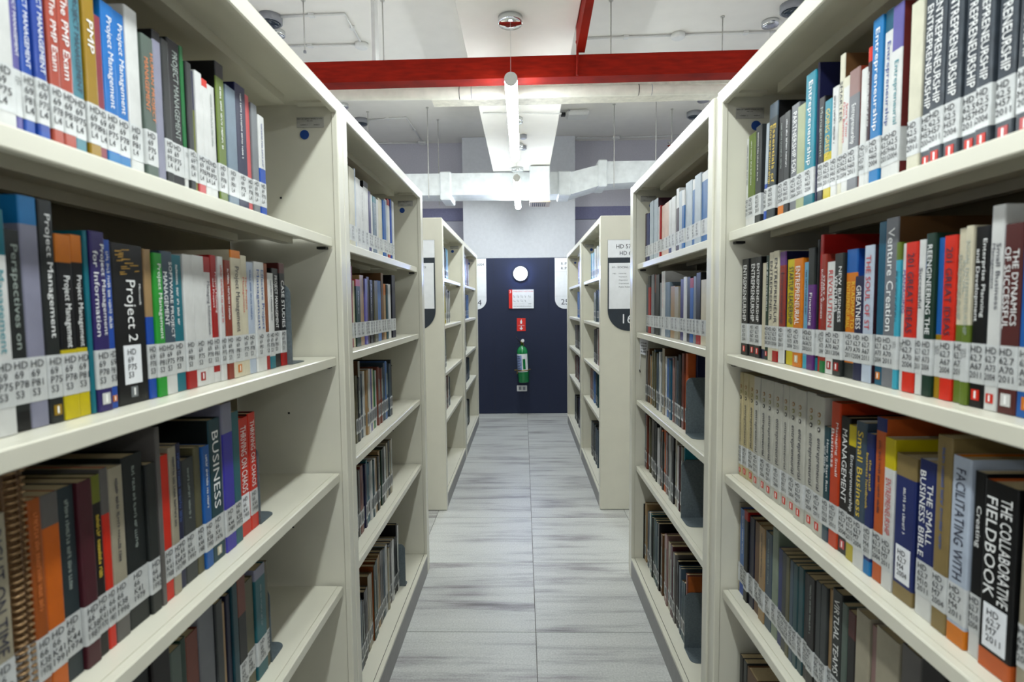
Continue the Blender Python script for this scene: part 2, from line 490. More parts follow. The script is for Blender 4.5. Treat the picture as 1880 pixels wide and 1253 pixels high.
SHELVES={
'LA0':('L',1.515,'''
582 607 179 wh||
607 617 195 lv||PROJECT MANAGEMENT
617 632 205 bl bbl.1||PROJECT MANAGEMENT
632 648 215 bl2 bbl.1||PROJECT MANAGEMENT
651 667 208 ro2||The PMP Exam
667 686 218 ro2||The PMP Exam
686 705 222 st||PROJECT MANAGEMENT
707 727 226 go|w|PMP
727 741 200 mp||
741 765 225 sk2 bsk.12|w|Project Management
765 788 226 sk2 bsk.12|w|Project Management
788 815 244 wh||
815 841 218 gg|o|HUMAN PROJECT MANAGEMENT
841 860 236 lv2 tbk.06 cbk n||
860 878 232 dg||
878 910 242 bk|g|PROJECT MANAGEMENT
910 920 243 gn bwh.3||
920 936 223 dg||
936 947 216 nv bol.7||
947 968 220 wh bpk.35||
968 986 215 wh tro.06||
986 1011 213 wh|g|
1011 1039 263 ol2 tbk.1 cbk|w|
1045 1083 235 sl2||
1083 1124 254 nv|w|
1124 1142 246 pk||
1142 1168 236 gr||
1168 1195 221 wh bbl.5|n|'''),
'LA1':('L',1.197,'''
558 581 241 wh tte.2|t|Management
582 603 222 dg bbk.1|g|Perspectives on
603 627 262 lv2 tsk.12||
627 647 262 dg mgo||Project Management
647 670 225 bk tor.15 bye.38|w|Project Management
670 695 227 bk tor.15 bye.38|w|Project Management
695 696 234 te n||
696 721 235 pu2 mwh|w|Project Management for Information
721 735 227 bl mor|w|
736 799 225 bk p mgr|w|Project 2
799 815 222 tn bbl.55||
815 835 218 gn2|w|Project Management
835 863 223 sl bwh.22||SOFTWARE PROJECT MANAGEMENT
863 891 220 te|w|
891 918 223 wh brd.14||
918 952 224 wh mrd||
952 973 224 wh trd.12|k|Managing Information
973 993 229 rd bwh.08|w|Project Planning and Project
993 1011 228 wh|r|
1011 1033 223 rs|w|
1033 1071 244 cr tor.06 mor ccr|k|Project Management
1071 1095 237 cr|r|The Project Management
1095 1123 226 pb|b|
1123 1166 229 wh|b|Effective Project Management
1166 1182 228 br brd.2||
1182 1208 209 wh bte.13|k|
1208 1241 221 bk|w|PROJECT MANAGEMENT
1241 1270 235 bk tmr.1 brd.2|w|CASE STUDIES'''),
'LA2':('L',0.877,'''
534 561 240 cr2|k|RIGHT ON TIME
561 577 281 sp||
577 585 280 sp||
585 602 242 br2|o|
603 627 241 or2 tgr2.16||
627 653 240 sl3|g|
653 676 240 mr2||
676 693 240 bk2 tol.15|y|
693 707 245 ro tgr2.25||
707 733 241 cr2 bgr2.12|k|
734 776 248 bk3|g|
776 798 226 dg||
800 810 276 gr2 cgr2 n||
810 830 229 ro||
830 848 237 cr2|k|
848 864 238 nv|b|
864 897 207 dg2|g|
897 916 219 ol3||
916 938 216 bl3|w|
938 976 257 dt mcr cbk3|w|BUSINESS
978 1014 278 pu3 tlv2.2 clv2||
1014 1041 256 te2||
1041 1082 236 ro p|w|THRIVING ON CHAOS
1082 1113 240 ro cmr|w|THRIVING ON CHAOS'''),
'LA3':('L',0.558,'''
734 767 259 bk3 n||
767 808 253 bk2 n||
808 835 237 gg n||
835 851 240 dkg n||
851 886 234 rs2 n||
886 932 256 gr3 n||
932 955 246 dg2 n||
955 970 231 tn n||
972 988 239 nv2 n||
988 1008 249 dt n||
1008 1040 251 bk trs2.3||
1040 1076 227 ol3||
1078 1122 235 te2 tlv2.1|g|
1122 1137 230 ol3||'''),
'RA0':('R',1.515,'''
634 661 230 sg mpk|w|ENTREPRENEURSHIP
669 695 233 sg mpk|w|ENTREPRENEURSHIP
696 719 235 sg mro|w|ENTREPRENEURSHIP
720 746 238 sg mro|w|ENTREPRENEURSHIP
746 773 242 sg mro|w|ENTREPRENEURSHIP
773 798 245 sg mro|w|ENTREPRENEURSHIP
798 820 246 sg mro|w|ENTREPRENEURSHIP
820 846 248 cr3||
862 886 265 wh tlv.25 cmu|t|Entrepreneurial
886 907 269 wh tte4.12|n|Entrepreneurship
907 933 268 sk|w|Entrepreneurship
933 943 231 dp tro.1 bwh.3|w|
943 960 203 wh||
963 993 213 gr3 tpk2.2 crs|w|Entrepreneurship
993 1013 210 wh tcr3.08|r|Start Your Own Business
1013 1028 256 cr3 cbr3|k|SMARTER
1028 1048 207 wh|k|
1048 1074 192 te3 bye.5|y|GOING GREEN
1074 1095 205 bk|g|Management
1095 1103 275 nv cnv n||
1103 1141 266 te3 bte.12|w|Entrepreneurship
1141 1174 217 pg||
1174 1207 230 gr3|w|PARTNERSHIP FOR
1207 1232 225 dg|w|
1232 1261 225 bk bor.35|g|
1271 1313 265 sl3 tsl.12 L2 cbk|y|Essentials of Entrepreneurship
1313 1328 230 sv bbl.4 L2||
1355 1387 243 dg2|w|
1387 1427 234 ol2 bwh.15|w|
1427 1444 231 wh|k|'''),
'RA1':('R',1.197,'''
616 645 229 bl3 mor||
645 670 224 mr mwh|w|THE DYNAMICS OF SUCCESSFUL
670 689 249 wh mro|k|Small Business Management
690 712 227 bk mro|w|Enterprise Planning and Development
712 724 230 cr bol2.45|g|SOCIAL ENTREPRENEURSHIP
724 742 229 cr bol2.45|g|SOCIAL ENTREPRENEURSHIP
742 764 222 ro|k|201 GREAT IDEAS
764 776 221 bl3 bgo.4||
776 794 229 dkg|w|REENGINEERING THE
794 807 222 wh cwh|k|Successful
809 835 221 ro|k|201 GREAT IDEAS
835 847 221 wh|u|MANAGING
847 857 224 cy tol2.12|k|
857 887 264 gr3 cbr3|w|Venture Creation
887 906 261 te4 mor||
910 935 227 pb cdp|r|THE SOUL OF ST
935 961 178 nv|w|GREATNESS
961 993 226 or tbl3.18 bdg.12 cbl|y|ROADMAP TO ENTREPRENEURIAL
994 1022 222 dg mrd|w|NEW BUSINESS VENTURES
1022 1050 209 wh mrd|r|REVOLUTION
1050 1067 225 rs3 bgn.1|w|START A SUCCESSFUL BUSINESS
1067 1079 263 rd trd.1 crd||
1079 1087 255 bk bte.1||
1089 1114 241 pu tdg.3 bpu.12|w|Financing
1114 1136 215 cy2 bcy.12|k|
1136 1172 225 or mcr|w|ENTREPRENEURIAL
1172 1209 226 ye|k|STARTUP LEADERSHIP
1209 1237 245 rs3 tpu.12 cnv bwh.16|k|Entrepreneurship
1240 1267 250 cr brd.1|k|ENTREPRENEUR
1267 1292 249 cr|k|ENTREPRENEUR
1292 1310 244 dkg mro|w|
1310 1334 228 cr bnv.1 n||
1334 1362 245 bk mro|w|ENTREPRENEURSHIP
1362 1405 246 bk mro|w|ENTREPRENEURSHIP
1405 1447 246 bk mro|w|ENTREPRENEURSHIP'''),
'RA2':('R',0.877,'''
604 628 238 cr2|k|
631 677 236 bk p bor3.1|w|THE COLLABORATIVE FIELDBOOK
679 697 240 bk bwh.25|w|Creating
698 729 252 pb bor.1|k|FACILITATING WITH
730 757 272 tn2|b|
759 792 229 nv3 bwh.16|w|THE SMALL BUSINESS BIBLE
798 842 224 nv3 ttn2.15 btn2.1 p|w|
843 867 242 wh tye.2|r|ENTREPRENEURSHIP
868 892 269 or3 tnv3.08 cor3|k|
893 912 238 nv3 bsk.1|y|the small business handbook
912 941 252 sl bwh.12|y|Small Business
941 964 240 bk tye.15 bye2.3|w|Entrepreneurship
964 993 250 bk2 mpk|w|MANAGEMENT
993 1022 271 ro3|w|Managing Small Business
1022 1043 220 dt bsl.1|w|How to Start Run and Stay in
1043 1077 273 wg q mro|k|entrepreneurial
1077 1113 275 wg q mro|k|entrepreneurial
1113 1152 274 wg q mro|k|entrepreneurial
1152 1188 274 wg q mro|k|entrepreneurial
1188 1216 274 wg q mro|k|entrepreneurial
1216 1257 274 wg q mro|k|entrepreneurial
1257 1292 274 wg q mro|k|entrepreneurial
1292 1328 273 wg q mro|k|entrepreneurial
1328 1363 273 wg q mro|k|entrepreneurial
1363 1397 273 cr4 q mro|k|entrepreneurial
1397 1429 273 cr4 q mro|k|entrepreneurial
1429 1462 273 cr4 q mro|k|entrepreneurial'''),
'RA3':('R',0.558,'''
726 769 271 bk2||
771 812 258 gr2||
816 870 251 cr2||
873 888 241 pk2||
889 926 247 cr2||
926 949 232 bk2 tmr.2||
949 966 235 gg||
966 998 246 dg|w|VIRTUAL TEAMS
1000 1015 235 tn||
1015 1036 233 dg2||
1036 1056 230 dg2||
1056 1084 227 bk2|g|
1084 1101 224 bk2||
1101 1122 227 dt2||
1122 1141 223 dt2||
1141 1158 223 sl||
1158 1175 224 ol3||
1175 1196 224 dg2||
1196 1217 223 nv3||
1220 1250 257 pg2||
1250 1285 234 sl|g|
1285 1316 234 tn|k|
1316 1348 232 br3||
1348 1379 233 nv2||
1379 1403 239 bk trd.1||
1403 1459 230 bl4 bbl.2|w|
1459 1474 242 cr2||'''),
'RA4':('R',0.100,'''
1238 1308 295 mr2 n||
1312 1372 295 br3 n||
1379 1401 295 dg2 n||
1401 1423 295 bk2 n||'''),
'LB0':('L',1.515,'''
1738 1765 274 sl2 bwh.2||
1771 1828 264 cr3||
1828 1840 269 pb||
1840 1890 245 wh||
1896 1942 228 wh|k|
1942 1997 256 wh tbk.08 cbk||
1997 2026 232 pu2||
2026 2055 226 wh||
2055 2102 225 sl2 tte.1|w|
2102 2133 223 wh||
2133 2192 233 cr3||
2192 2235 236 bl3||
2235 2271 248 sv||
2281 2318 257 wh trd.1 brd.25||
2328 2347 264 bl||
2357 2387 261 wh||'''),
'RB0':('R',1.515,'''
1700 1735 229 sv||
1735 1793 227 sk3 twh.12||
1793 1855 233 sv||
1855 1891 228 sk3 twh.15||
1891 1967 233 sv||
1967 2000 215 sk3 twh.25||
2000 2049 221 sv||
2049 2085 238 dp twh.3||
2093 2146 218 wh||
2146 2186 215 wh bnv3.3||
2186 2254 216 cr5||
2254 2307 214 cr5||
2307 2325 220 rd||
2325 2362 221 wh||
2362 2431 262 sv cdp||
2441 2504 265 sv||
2515 2570 224 nv3 cnv3||
2570 2628 230 dp||'''),
'LB1':('L',1.197,'''
1736 1752 268 nv||
1752 1787 266 mg||
1793 1810 219 cr||
1810 1860 224 dkg tpk.1|w|
1860 1905 241 tn||
1912 1939 231 lv||
1939 1974 239 dp||
1974 2010 229 bk|w|
2017 2032 228 bk||
2032 2079 229 ol3||
2086 2144 232 bl4||
2152 2186 264 br3||
2186 2222 223 tn tor.2||
2222 2249 219 dt||
2249 2306 225 wh||
2315 2375 265 nv2 cbk||'''),
'RB1':('R',1.197,'''
1722 1780 208 cr||
1780 1825 233 bk brd.3||
1831 1860 223 gr||
1860 1897 219 bl3 trd.15||
1897 1935 225 bk||
1941 1975 227 wh||
1981 2023 221 pu2||
2044 2096 196 cr2||
2096 2159 200 tn||
2167 2234 218 sl2||
2243 2296 265 wh|r|
2296 2324 220 gr||
2324 2381 256 dg||
2391 2421 259 bk trs2.3||
2421 2473 261 gr||
2483 2527 259 bk brd.8||
2527 2583 222 sl||'''),
'LB2':('L',0.877,'''
1734 1775 258 pu2||
1781 1830 228 ol3||
1830 1849 269 lg cbr3||
1855 1895 235 sl||
1902 1950 232 tn||
1957 1979 227 lv||
1979 2001 225 cr||
2001 2055 224 gn||
2055 2121 228 rs2||
2121 2172 230 sl||
2172 2199 233 bl4||
2199 2273 232 dg2||'''),
'LB3':('L',0.558,'''
1733 1763 237 sl||
1763 1806 233 dg||
1806 1838 233 rs2||
1838 1878 233 nv||
1885 1906 230 te2||
1906 1956 228 te4||
1956 1993 224 dt||
1993 2073 220 tn||
2073 2098 218 dkg||
2098 2158 220 bk||
2158 2261 226 cr2||'''),
'LB4':('L',0.100,'''
1763 1808 244 sl||
1814 1869 262 bk2||
1869 1926 283 cr2 cbr3||
1934 1988 295 dkg cbr||
1996 2036 295 tn||
2036 2087 295 gr2||
2087 2140 286 sl||
2140 2186 273 cr2||
2186 2234 269 gr2||
2244 2284 261 dg||
2284 2326 295 bk cbk||'''),
'RB2':('R',0.877,'''
1929 1956 277 or3||
1962 1990 274 rs2||
1997 2032 266 dg||
2032 2077 256 sl||
2085 2123 248 pk2||
2123 2180 245 te4||
2180 2223 243 bl4||
2223 2258 272 cr2 cbr3||
2267 2313 264 dt||
2322 2381 252 sl||
2381 2452 258 ol3||
2463 2506 235 tn||
2506 2562 249 br3||'''),
'RB3':('R',0.558,'''
1964 1999 250 ol3||
2006 2043 253 mr2||
2050 2073 260 cr2||
2081 2112 260 bk||
2120 2144 258 lg||
2144 2212 260 pk2||
2220 2284 258 or3||
2293 2312 256 gr2||
2321 2370 258 wh||
2370 2432 258 gr2||
2432 2463 261 bk||
2474 2519 263 ol3||
2530 2588 261 rs2||'''),
'RB4':('R',0.100,'''
1919 1967 234 dt cbr3||
1974 2011 257 sl||
2018 2041 260 bk||
2048 2079 272 gr2||
2087 2120 286 mr2||
2128 2161 277 cr2||
2170 2222 295 pk2||
2250 2278 261 br3||
2287 2316 295 bk cbk||
2326 2376 290 dt||
2386 2428 280 gg||
2438 2482 279 te2||
2493 2527 262 sl||
2551 2586 282 tn||
2598 2635 269 bk||'''),
'LC0':('L',1.515,'''
4006 4120 248 sv tbk.1||
4120 4240 253 cy2||'''),
'LC1':('L',1.197,'''
3967 4080 278 ye||
4110 4200 262 wh||
4231 4295 248 wh||'''),
'LC2':('L',0.877,'''
3956 4012 295 dkg||
4012 4070 274 dt||'''),
'LC3':('L',0.558,'''
3972 4030 258 dg||
4059 4150 245 rs2||
4150 4245 229 sl||'''),
'LD0':('L',1.515,'''
5429 5586 295 wh||
5586 5809 295 pk2||'''),
'LD1':('L',1.197,'''
5435 5539 247 dg||
5539 5762 244 bl4||'''),
'LD2':('L',0.877,'''
5389 5493 295 dt||'''),
'LD3':('L',0.558,'''
5394 5555 254 nv||
5610 5784 221 sl||'''),
'LD4':('L',0.100,'''
5380 5543 278 gg||
5543 5716 260 dg||'''),
'RC0':('R',1.515,'''
4039 4255 248 wh||
4288 4496 223 cy2||'''),
'RC1':('R',1.197,'''
4037 4158 241 sl||
4190 4320 229 gg||'''),
'RC2':('R',0.877,'''
4035 4188 278 rs2||
4220 4319 263 bk||'''),
'RC3':('R',0.558,'''
4063 4219 258 dt||
4252 4353 263 bl4||
4388 4533 254 pk2||'''),
'RC4':('R',0.100,'''
4060 4185 295 sl||
4217 4352 295 dg||
4387 4496 280 gr2||'''),
'RD0':('R',1.515,'''
5311 5578 237 pk2||'''),
'RD1':('R',1.197,'''
5315 5583 262 bl4||'''),
'RD2':('R',0.877,'''
5268 5532 245 dg||
5588 5824 239 gr2||'''),
'RD3':('R',0.558,'''
5272 5537 257 nv||
5593 5830 240 rs2||'''),
'RD4':('R',0.100,'''
5277 5544 292 nv||
5601 5902 267 bk||''')}

# ------------------------------------------------------------------ books
PAL = dict(wh=(226, 226, 222), cr=(222, 214, 188), cr2=(176, 168, 146), cr3=(224, 220, 198), cr4=(206, 192, 150), cr5=(232, 206, 190),
           wg=(204, 202, 190), lg=(190, 192, 186), gr=(132, 136, 138), gr2=(112, 108, 104), gr3=(128, 130, 134), dg=(42, 46, 44), dg2=(62, 66, 66),
           bk=(18, 18, 20), bk2=(30, 24, 24), bk3=(32, 38, 38), nv=(30, 34, 74), nv2=(28, 30, 58), nv3=(38, 52, 112), bl=(34, 88, 180),
           bl2=(40, 80, 170), bl3=(34, 104, 176), bl4=(92, 132, 190), sk=(18, 130, 190), sk2=(10, 124, 200), sk3=(22, 108, 170),
           te=(22, 122, 136), te2=(40, 110, 118), te3=(20, 148, 168), te4=(24, 98, 124), dt=(24, 74, 84), dt2=(48, 84, 88), st=(88, 146, 160),
           cy=(70, 178, 200), cy2=(120, 178, 204), gn=(28, 122, 62), gn2=(52, 166, 62), dkg=(26, 62, 46), gg=(98, 112, 102),
           ol=(122, 128, 40), ol2=(112, 132, 46), ol3=(104, 100, 72), pg=(176, 184, 142), pg2=(140, 152, 132), ye=(214, 196, 20), go=(170, 136, 20),
           ro=(222, 50, 22), ro2=(186, 84, 62), ro3=(206, 74, 30), rd=(176, 28, 24), rs=(150, 62, 40), rs2=(128, 66, 48), rs3=(156, 58, 44),
           mr=(96, 46, 42), mr2=(84, 34, 44), br=(150, 84, 36), br2=(170, 92, 34), br3=(112, 80, 48), sp=(116, 86, 54), tn=(176, 146, 104), tn2=(150, 130, 84),
           pk=(214, 96, 96), pk2=(160, 128, 122), mp=(150, 56, 72), pu=(104, 52, 126), pu2=(56, 44, 110), pu3=(70, 62, 176), lv=(110, 104, 170),
           lv2=(150, 150, 168), sl=(74, 92, 106), sl2=(128, 146, 160), sl3=(52, 64, 68), sv=(190, 200, 206), sg=(72, 80, 88), dp=(64, 34, 44),
           pb=(196, 206, 220), mg=(158, 30, 70), mu=(120, 48, 46))
PAL['or'] = (222, 132, 22)
PAL['ye2'] = (196, 180, 60); PAL['or2'] = (214, 112, 26); PAL['or3'] = (206, 104, 46)
WORDS = dict(wh='white', cr='cream', wg='greyish white', lg='light grey', gr='grey', dg='dark grey', bk='black', nv='navy', bl='blue', sk='bright blue',
             te='teal', dt='dark teal', st='pale teal', cy='cyan', gn='green', dkg='dark green', gg='grey-green', ol='olive', pg='pale green', ye='yellow', go='gold',
             ro='orange-red', rd='red', rs='rust-red', mr='maroon', br='brown', sp='brown spiral-bound', tn='tan', pk='pink', mp='wine red', pu='purple',
             lv='lavender', sl='slate', sv='silver', sg='mottled dark grey', dp='dark plum', pb='pale blue', mg='magenta', mu='dull red')
WORDS['or'] = 'orange'
def word(k):
    return WORDS.get(k) or WORDS[k.rstrip('0123456789')]
TC = dict(w=(235, 235, 232), k=(40, 42, 60), g=(150, 160, 152), o=(214, 120, 60), y=(222, 190, 60), n=(50, 70, 140), t=(40, 130, 140), b=(60, 90, 150),
          r=(190, 40, 40), u=(90, 60, 150))
def cmat(k):
    return mat('cover_' + word(k).replace(' ', '_').replace('-', '_') + k[len(k.rstrip('0123456789')):], [255 * (v / 255) ** 1.12 * .88 for v in PAL[k]], .4, .13 if k == 'sg' else .07, 55 if k == 'sg' else 22, coat=.10, spec=.3)
def tmat(k):
    return mat('print_' + {'w': 'white', 'k': 'dark', 'g': 'grey', 'o': 'orange', 'y': 'yellow', 'n': 'blue', 't': 'teal', 'b': 'steel_blue', 'r': 'red', 'u': 'violet'}[k], TC[k], .45, .03, 40)
M_PAGES = mat('page_edges', (176, 158, 122), .85, .12, 120, stretch=(1, 14, 1))
M_LABEL = mat('call_label_tape', (190, 192, 190), .45, .05, 60, coat=.2)
M_LABELW = mat('call_label_card', (222, 224, 226), .5, .03, 60)
M_CALL = mat('call_print', (28, 28, 34), .6, .03, 60)

def dark(k):
    c = PAL[k]; return (c[0] * .3 + c[1] * .6 + c[2] * .1) < 120

SHELF_NAME = {
    'LA0': 'top shelf of the left front bookcase', 'LA1': 'second shelf of the left front bookcase', 'LA2': 'third shelf of the left front bookcase', 'LA3': 'fourth shelf of the left front bookcase',
    'RA0': 'top shelf of the right front bookcase', 'RA1': 'second shelf of the right front bookcase', 'RA2': 'third shelf of the right front bookcase', 'RA3': 'fourth shelf of the right front bookcase', 'RA4': 'bottom shelf of the right front bookcase',
    'LB0': 'top shelf of the left middle bookcase', 'LB1': 'second shelf of the left middle bookcase', 'RB0': 'top shelf of the right middle bookcase', 'RB1': 'second shelf of the right middle bookcase'}
CALLS = {'LA0': ('HD', '69', 'P75', 'L4'), 'LA1': ('HD', '69', 'P75', 'S3'), 'LA2': ('HD', '66', 'K38', '19'), 'LA3': ('HD', '66', 'M2', '19'),
         'RA0': ('HD', '62.5', 'H57', '20'), 'RA1': ('HD', '62.7', 'A67', '20'), 'RA2': ('HD', '62.7', 'M4', '20'), 'RA3': ('HD', '66', 'C5', '19'),
         'RA4': ('HD', '69', 'A2', '19'), 'LB0': ('HD', '69', 'S6', '20'), 'LB1': ('HD', '69', 'S8', '20'), 'RB0': ('HD', '62', 'B8', '20'), 'RB1': ('HD', '62', 'C3', '20')}

def outline(D, W, r=.0022):
    """plan outline of a book cover: spine at x=0 with rounded corners, boards back to -D"""
    h = W / 2
    r = min(r, h * .8)
    out = [(-D, -h)]
    for t in (0, 30, 60, 90):
        a = math.radians(-90 + t); out.append((-r + r * math.cos(a), -h + r + r * math.sin(a)))
    for t in (0, 30, 60, 90):
        a = math.radians(t); out.append((-r + r * math.cos(a), h - r + r * math.sin(a)))
    out.append((-D, h))
    return out
def cover_mesh(mb, D, W, H, bands, mcov, t=.0016, off=(0, 0, 0), s=1.0):
    """U-shaped cover; bands = [(z0,z1,mat)] on the spine, boards take mcov"""
    o = outline(D, W)
    i = [(-D, -W / 2 + t), (-t, -W / 2 + t), (-t, W / 2 - t), (-D, W / 2 - t)]
    ox, oy, oz = off
    def V(p, z): return (ox + s * p[0], oy + s * p[1], oz + z)
    for (z0, z1, m) in bands:
        for k in range(len(o) - 1):
            mm = mcov if k in (0, len(o) - 2) and mcov is not m and mcov is not None else m
            mb.face([V(o[k], z0), V(o[k + 1], z0), V(o[k + 1], z1), V(o[k], z1)], mm, 0 < k < len(o) - 2 and k != 4)
    for k in range(3):
        mb.face([V(i[k + 1], 0), V(i[k], 0), V(i[k], H), V(i[k + 1], H)], mcov or bands[0][2])
    mb.face([V(o[0], 0), V(i[0], 0), V(i[0], H), V(o[0], H)], mcov or bands[0][2])
    mb.face([V(i[3], 0), V(o[-1], 0), V(o[-1], H), V(i[3], H)], mcov or bands[0][2])
    for z, m in ((0, bands[0][2]), (H, bands[-1][2])):
        # rim ring
        mb.face([V(o[0], z), V(o[1], z), V(i[1], z), V(i[0], z)], m)
        mb.face([V(o[-1], z), V(i[3], z), V(i[2], z), V(o[-2], z)], m)
        mb.face([V(p, z) for p in o[1:-1]] + [V(i[2], z), V(i[1], z)], m)

def parse(spec):
    toks = spec.split()
    d = dict(main=toks[0], t=None, b=None, m=None, c=None, n=False, p=False, q=False, L=0)
    for k in toks[1:]:
        if k == 'n': d['n'] = True
        elif k == 'p': d['p'] = True
        elif k == 'q': d['q'] = True
        elif k[0] == 'L': d['L'] = float(k[1:])
        elif k[0] in 'tb':
            nm, fr = k[1:].rsplit('.', 1); d[k[0]] = (nm, float('.' + fr))
        elif k[0] in 'mc': d[k[0]] = k[1:]
    return d

def make_book(key, i, side, z, y0, y1, H, spec, tcol, title, rank):
    d = parse(spec)
    W = (y1 - y0) - .0008
    hashv = (i * 37 + len(key) * 11 + ord(key[0])) % 17
    back = rnd.uniform(0, .006)
    if key == 'RA1' and i == 4: back = .0
    D = min(.225, H * rnd.uniform(.68, .76))
    s = -1.0 if side == 'L' else 1.0
    xs = (.552 if side == 'L' else .568) + back
    main = cmat(d['main'])
    bands = []
    z0 = 0.0; z1 = H
    if d['b']: bands.append((0, H * d['b'][1], cmat(d['b'][0]))); z0 = H * d['b'][1]
    if d['t']: z1 = H * (1 - d['t'][1])
    bands.append((z0, z1, main))
    if d['t']: bands.append((z1, H, cmat(d['t'][0])))
    mb = MB()
    cover_mesh(mb, D, W, H, bands, cmat(d['c']) if d['c'] else None)
    if d['main'] == 'sp':       # wire spiral down the spine edge
        ms = mat('spiral_wire', (150, 120, 84), .4, .05, 40, metal=.6)
        for k in range(int(H / .008)):
            mb.lathe((.001, 0, .006 + k * .008), [(W * .42, 0), (W * .46, .0012), (W * .42, .0024)], ms, 8)
    o = mb.build('book', None, fix=False)
    o.location = (s * xs, (y0 + y1) / 2, z + .0006)
    rz = 0.0 if side == 'L' else math.pi
    o.rotation_euler = (0, 0, rz)
    if d['L']:
        # leaning book: tipped about the aisle axis towards the far post
        o.rotation_euler = (math.radians(-d['L']), 0, rz); o.location.z += .001; o.location.y += .002 if i > 25 else .0004
    q = MB()
    inset = .0035 if d['c'] or W > .028 else .0008
    q.box(-D + .002, -.0017, -W / 2 + .0018, W / 2 - .0018, inset, H - inset, M_PAGES)
    q.build('page_block', o, fix=False)
    eps = .0005
    if not d['n']:
        card = d['p']
        lb = MB()
        l0, l1 = .030, .081
        m = M_LABELW if card else M_LABEL
        if card:
            cw = min(W * .72, .034)
            lb.box(-.0002, .0006, -cw / 2, cw / 2, l0 - .002, l1 + .002, m)
        else:
            e = .0004
            oo = outline(.014, W + 2 * e if W > .004 else W)
            for k in range(len(oo) - 1):
                a, b = oo[k], oo[k + 1]
                lb.face([(a[0] + e, a[1], l0), (b[0] + e, b[1], l0), (b[0] + e, b[1], l1), (a[0] + e, a[1], l1)], m)
            cw = W
        lab = lb.build('call_number_label', o, fix=False)
        if W > .006:
            c = CALLS[key]
            c4 = c[3] + ('%02d' % ((i * 7 + 4) % 14) if c[3] == '20' else '%d' % ((i * 13) % 30 + 69) if c[3] == '19' else '')
            c3 = c[2] if key in ('RA0',) and 'ENTREPRENEURSHIP' == title else c[2][0] + str((int(c[2][1:] or 5) + (i * 3) % 9))
            lines = (c[0], c[1], c3, c4)
            tb = MB()
            xx = .0012
            if cw > .0115:
                lw = min(cw * .82, .021)
                for k, ln in enumerate(lines):
                    put_text(tb, ln, (xx, -lw / 2, l1 - .0115 - k * .0108), (0, 1, 0), (0, 0, 1), lw, .0082, M_CALL, 1.2, keep=True)
            else:
                lh = cw * .8 / 4
                for k, ln in enumerate(lines):
                    put_text(tb, ln, (xx, cw * .4 - (k + .82) * lh, l1 - .008), (0, 0, -1), (0, 1, 0), .03, lh * .72, M_CALL, 3.2)
            if tb.v: tb.build('lettering', lab, fix=False)
    if d['m']:
        mm = MB(); mw = min(W * .55, .013)
        mm.box(-.0002, .0007, -mw / 2, mw / 2, .009, .009 + mw * 1.15, cmat(d['m']))
        mm.face([(.0009, -mw * .12, .009 + mw * .2), (.0009, mw * .12, .009 + mw * .2), (.0009, mw * .12, .009 + mw), (.0009, -mw * .12, .009 + mw)], tmat('w'))
        mm.build('publisher_mark', o, fix=False)
    if d['q']:          # three round ringed emblems near the head of the spine
        e = MB()
        for k in range(3):
            rr = min(W * .3, .0048)
            mk = (mat('emblem_brown', (150, 110, 60), .5), mat('emblem_olive', (132, 126, 70), .5), mat('emblem_black', (34, 34, 40), .5))[k]
            e.lathe((0, 0, H - .036 - k * .0145), [(rr, -.0001), (rr, .0009), (rr * .98, .001)], mk, 16, 'x')
            e.lathe((0, 0, H - .036 - k * .0145), [(rr * .55, .0002), (rr * .55, .0013), (rr * .5, .0014)], main, 12, 'x')
        e.build('emblem', o, fix=False)
    if title == 'Project 2':
        e = MB(); g_ = mat('gold_foil', (196, 150, 50), .4, .2, 60)
        for k in range(14):
            a_ = rnd.uniform(-.30, .30) * W; b_ = H - .008 - k * .0026; l_ = rnd.uniform(.12, .3) * W
            e.face([(.0008, a_ - l_ / 2, b_ - .0016), (.0008, a_ + l_ / 2, b_ - .0004), (.0008, a_ + l_ / 2, b_ + .001), (.0008, a_ - l_ / 2, b_ - .0002)], g_)
        e.build('gold_emblem', o, fix=False)
        e = MB(); put_text(e, 'Microsoft', (.0008, W * .30, H - .055), (0, 0, -1), (0, 1, 0), .03, .0042, tmat('w'), 1.5); e.build('maker_lettering', o, fix=False)
    has = bool(title) or bool(tcol)
    if has:
        tc = tcol or ('w' if dark(d['main']) else 'k')
        zt = (z1 if d['t'] else H) - (.05 if title == 'Project 2' else .016)
        zb = .088 if not d['n'] else .03
        if d['q']: zt = H - .082
        L = zt - zb
        tb = MB(); xx = .0008
        if title:
            two = (len(title) > 20 and W > .014 and ' ' in title) or title.startswith('THE COLLAB')
            if two:
                ws = title.split(); h = (len(ws) + 1) // 2
                if title.startswith('THE COLLAB'): h = 2
                rows = (' '.join(ws[:h]), ' '.join(ws[h:]))
            else: rows = (title,)
            th = W * (.52 if len(rows) == 1 else .34)
            th = min(th, .024)
            for k, rr in enumerate(rows):
                yb = -th / 2 if len(rows) == 1 else (W * .04 if k == 0 else -W * .40)
                ln = min(L, max(L * .55, len(rr) * th * .9))
                put_text(tb, rr, (xx, yb, zt - (L - ln) * .45), (0, 0, -1), (0, 1, 0), ln, th, tmat(tc), 1.6)
        else:
            th = min(W * .42, .0062)
            put_scribble(tb, (xx, -th / 2, zt), (0, 0, -1), (0, 1, 0), L * .85, th, tmat(tc), hash((key, i)) % 1000 if False else i * 31 + len(key) + ord(key[1]))
        if tb.v: tb.build('title_lettering', o, fix=False)
    return o, d, H, W

def fits(s): return 4 <= len(s.split()) <= 16

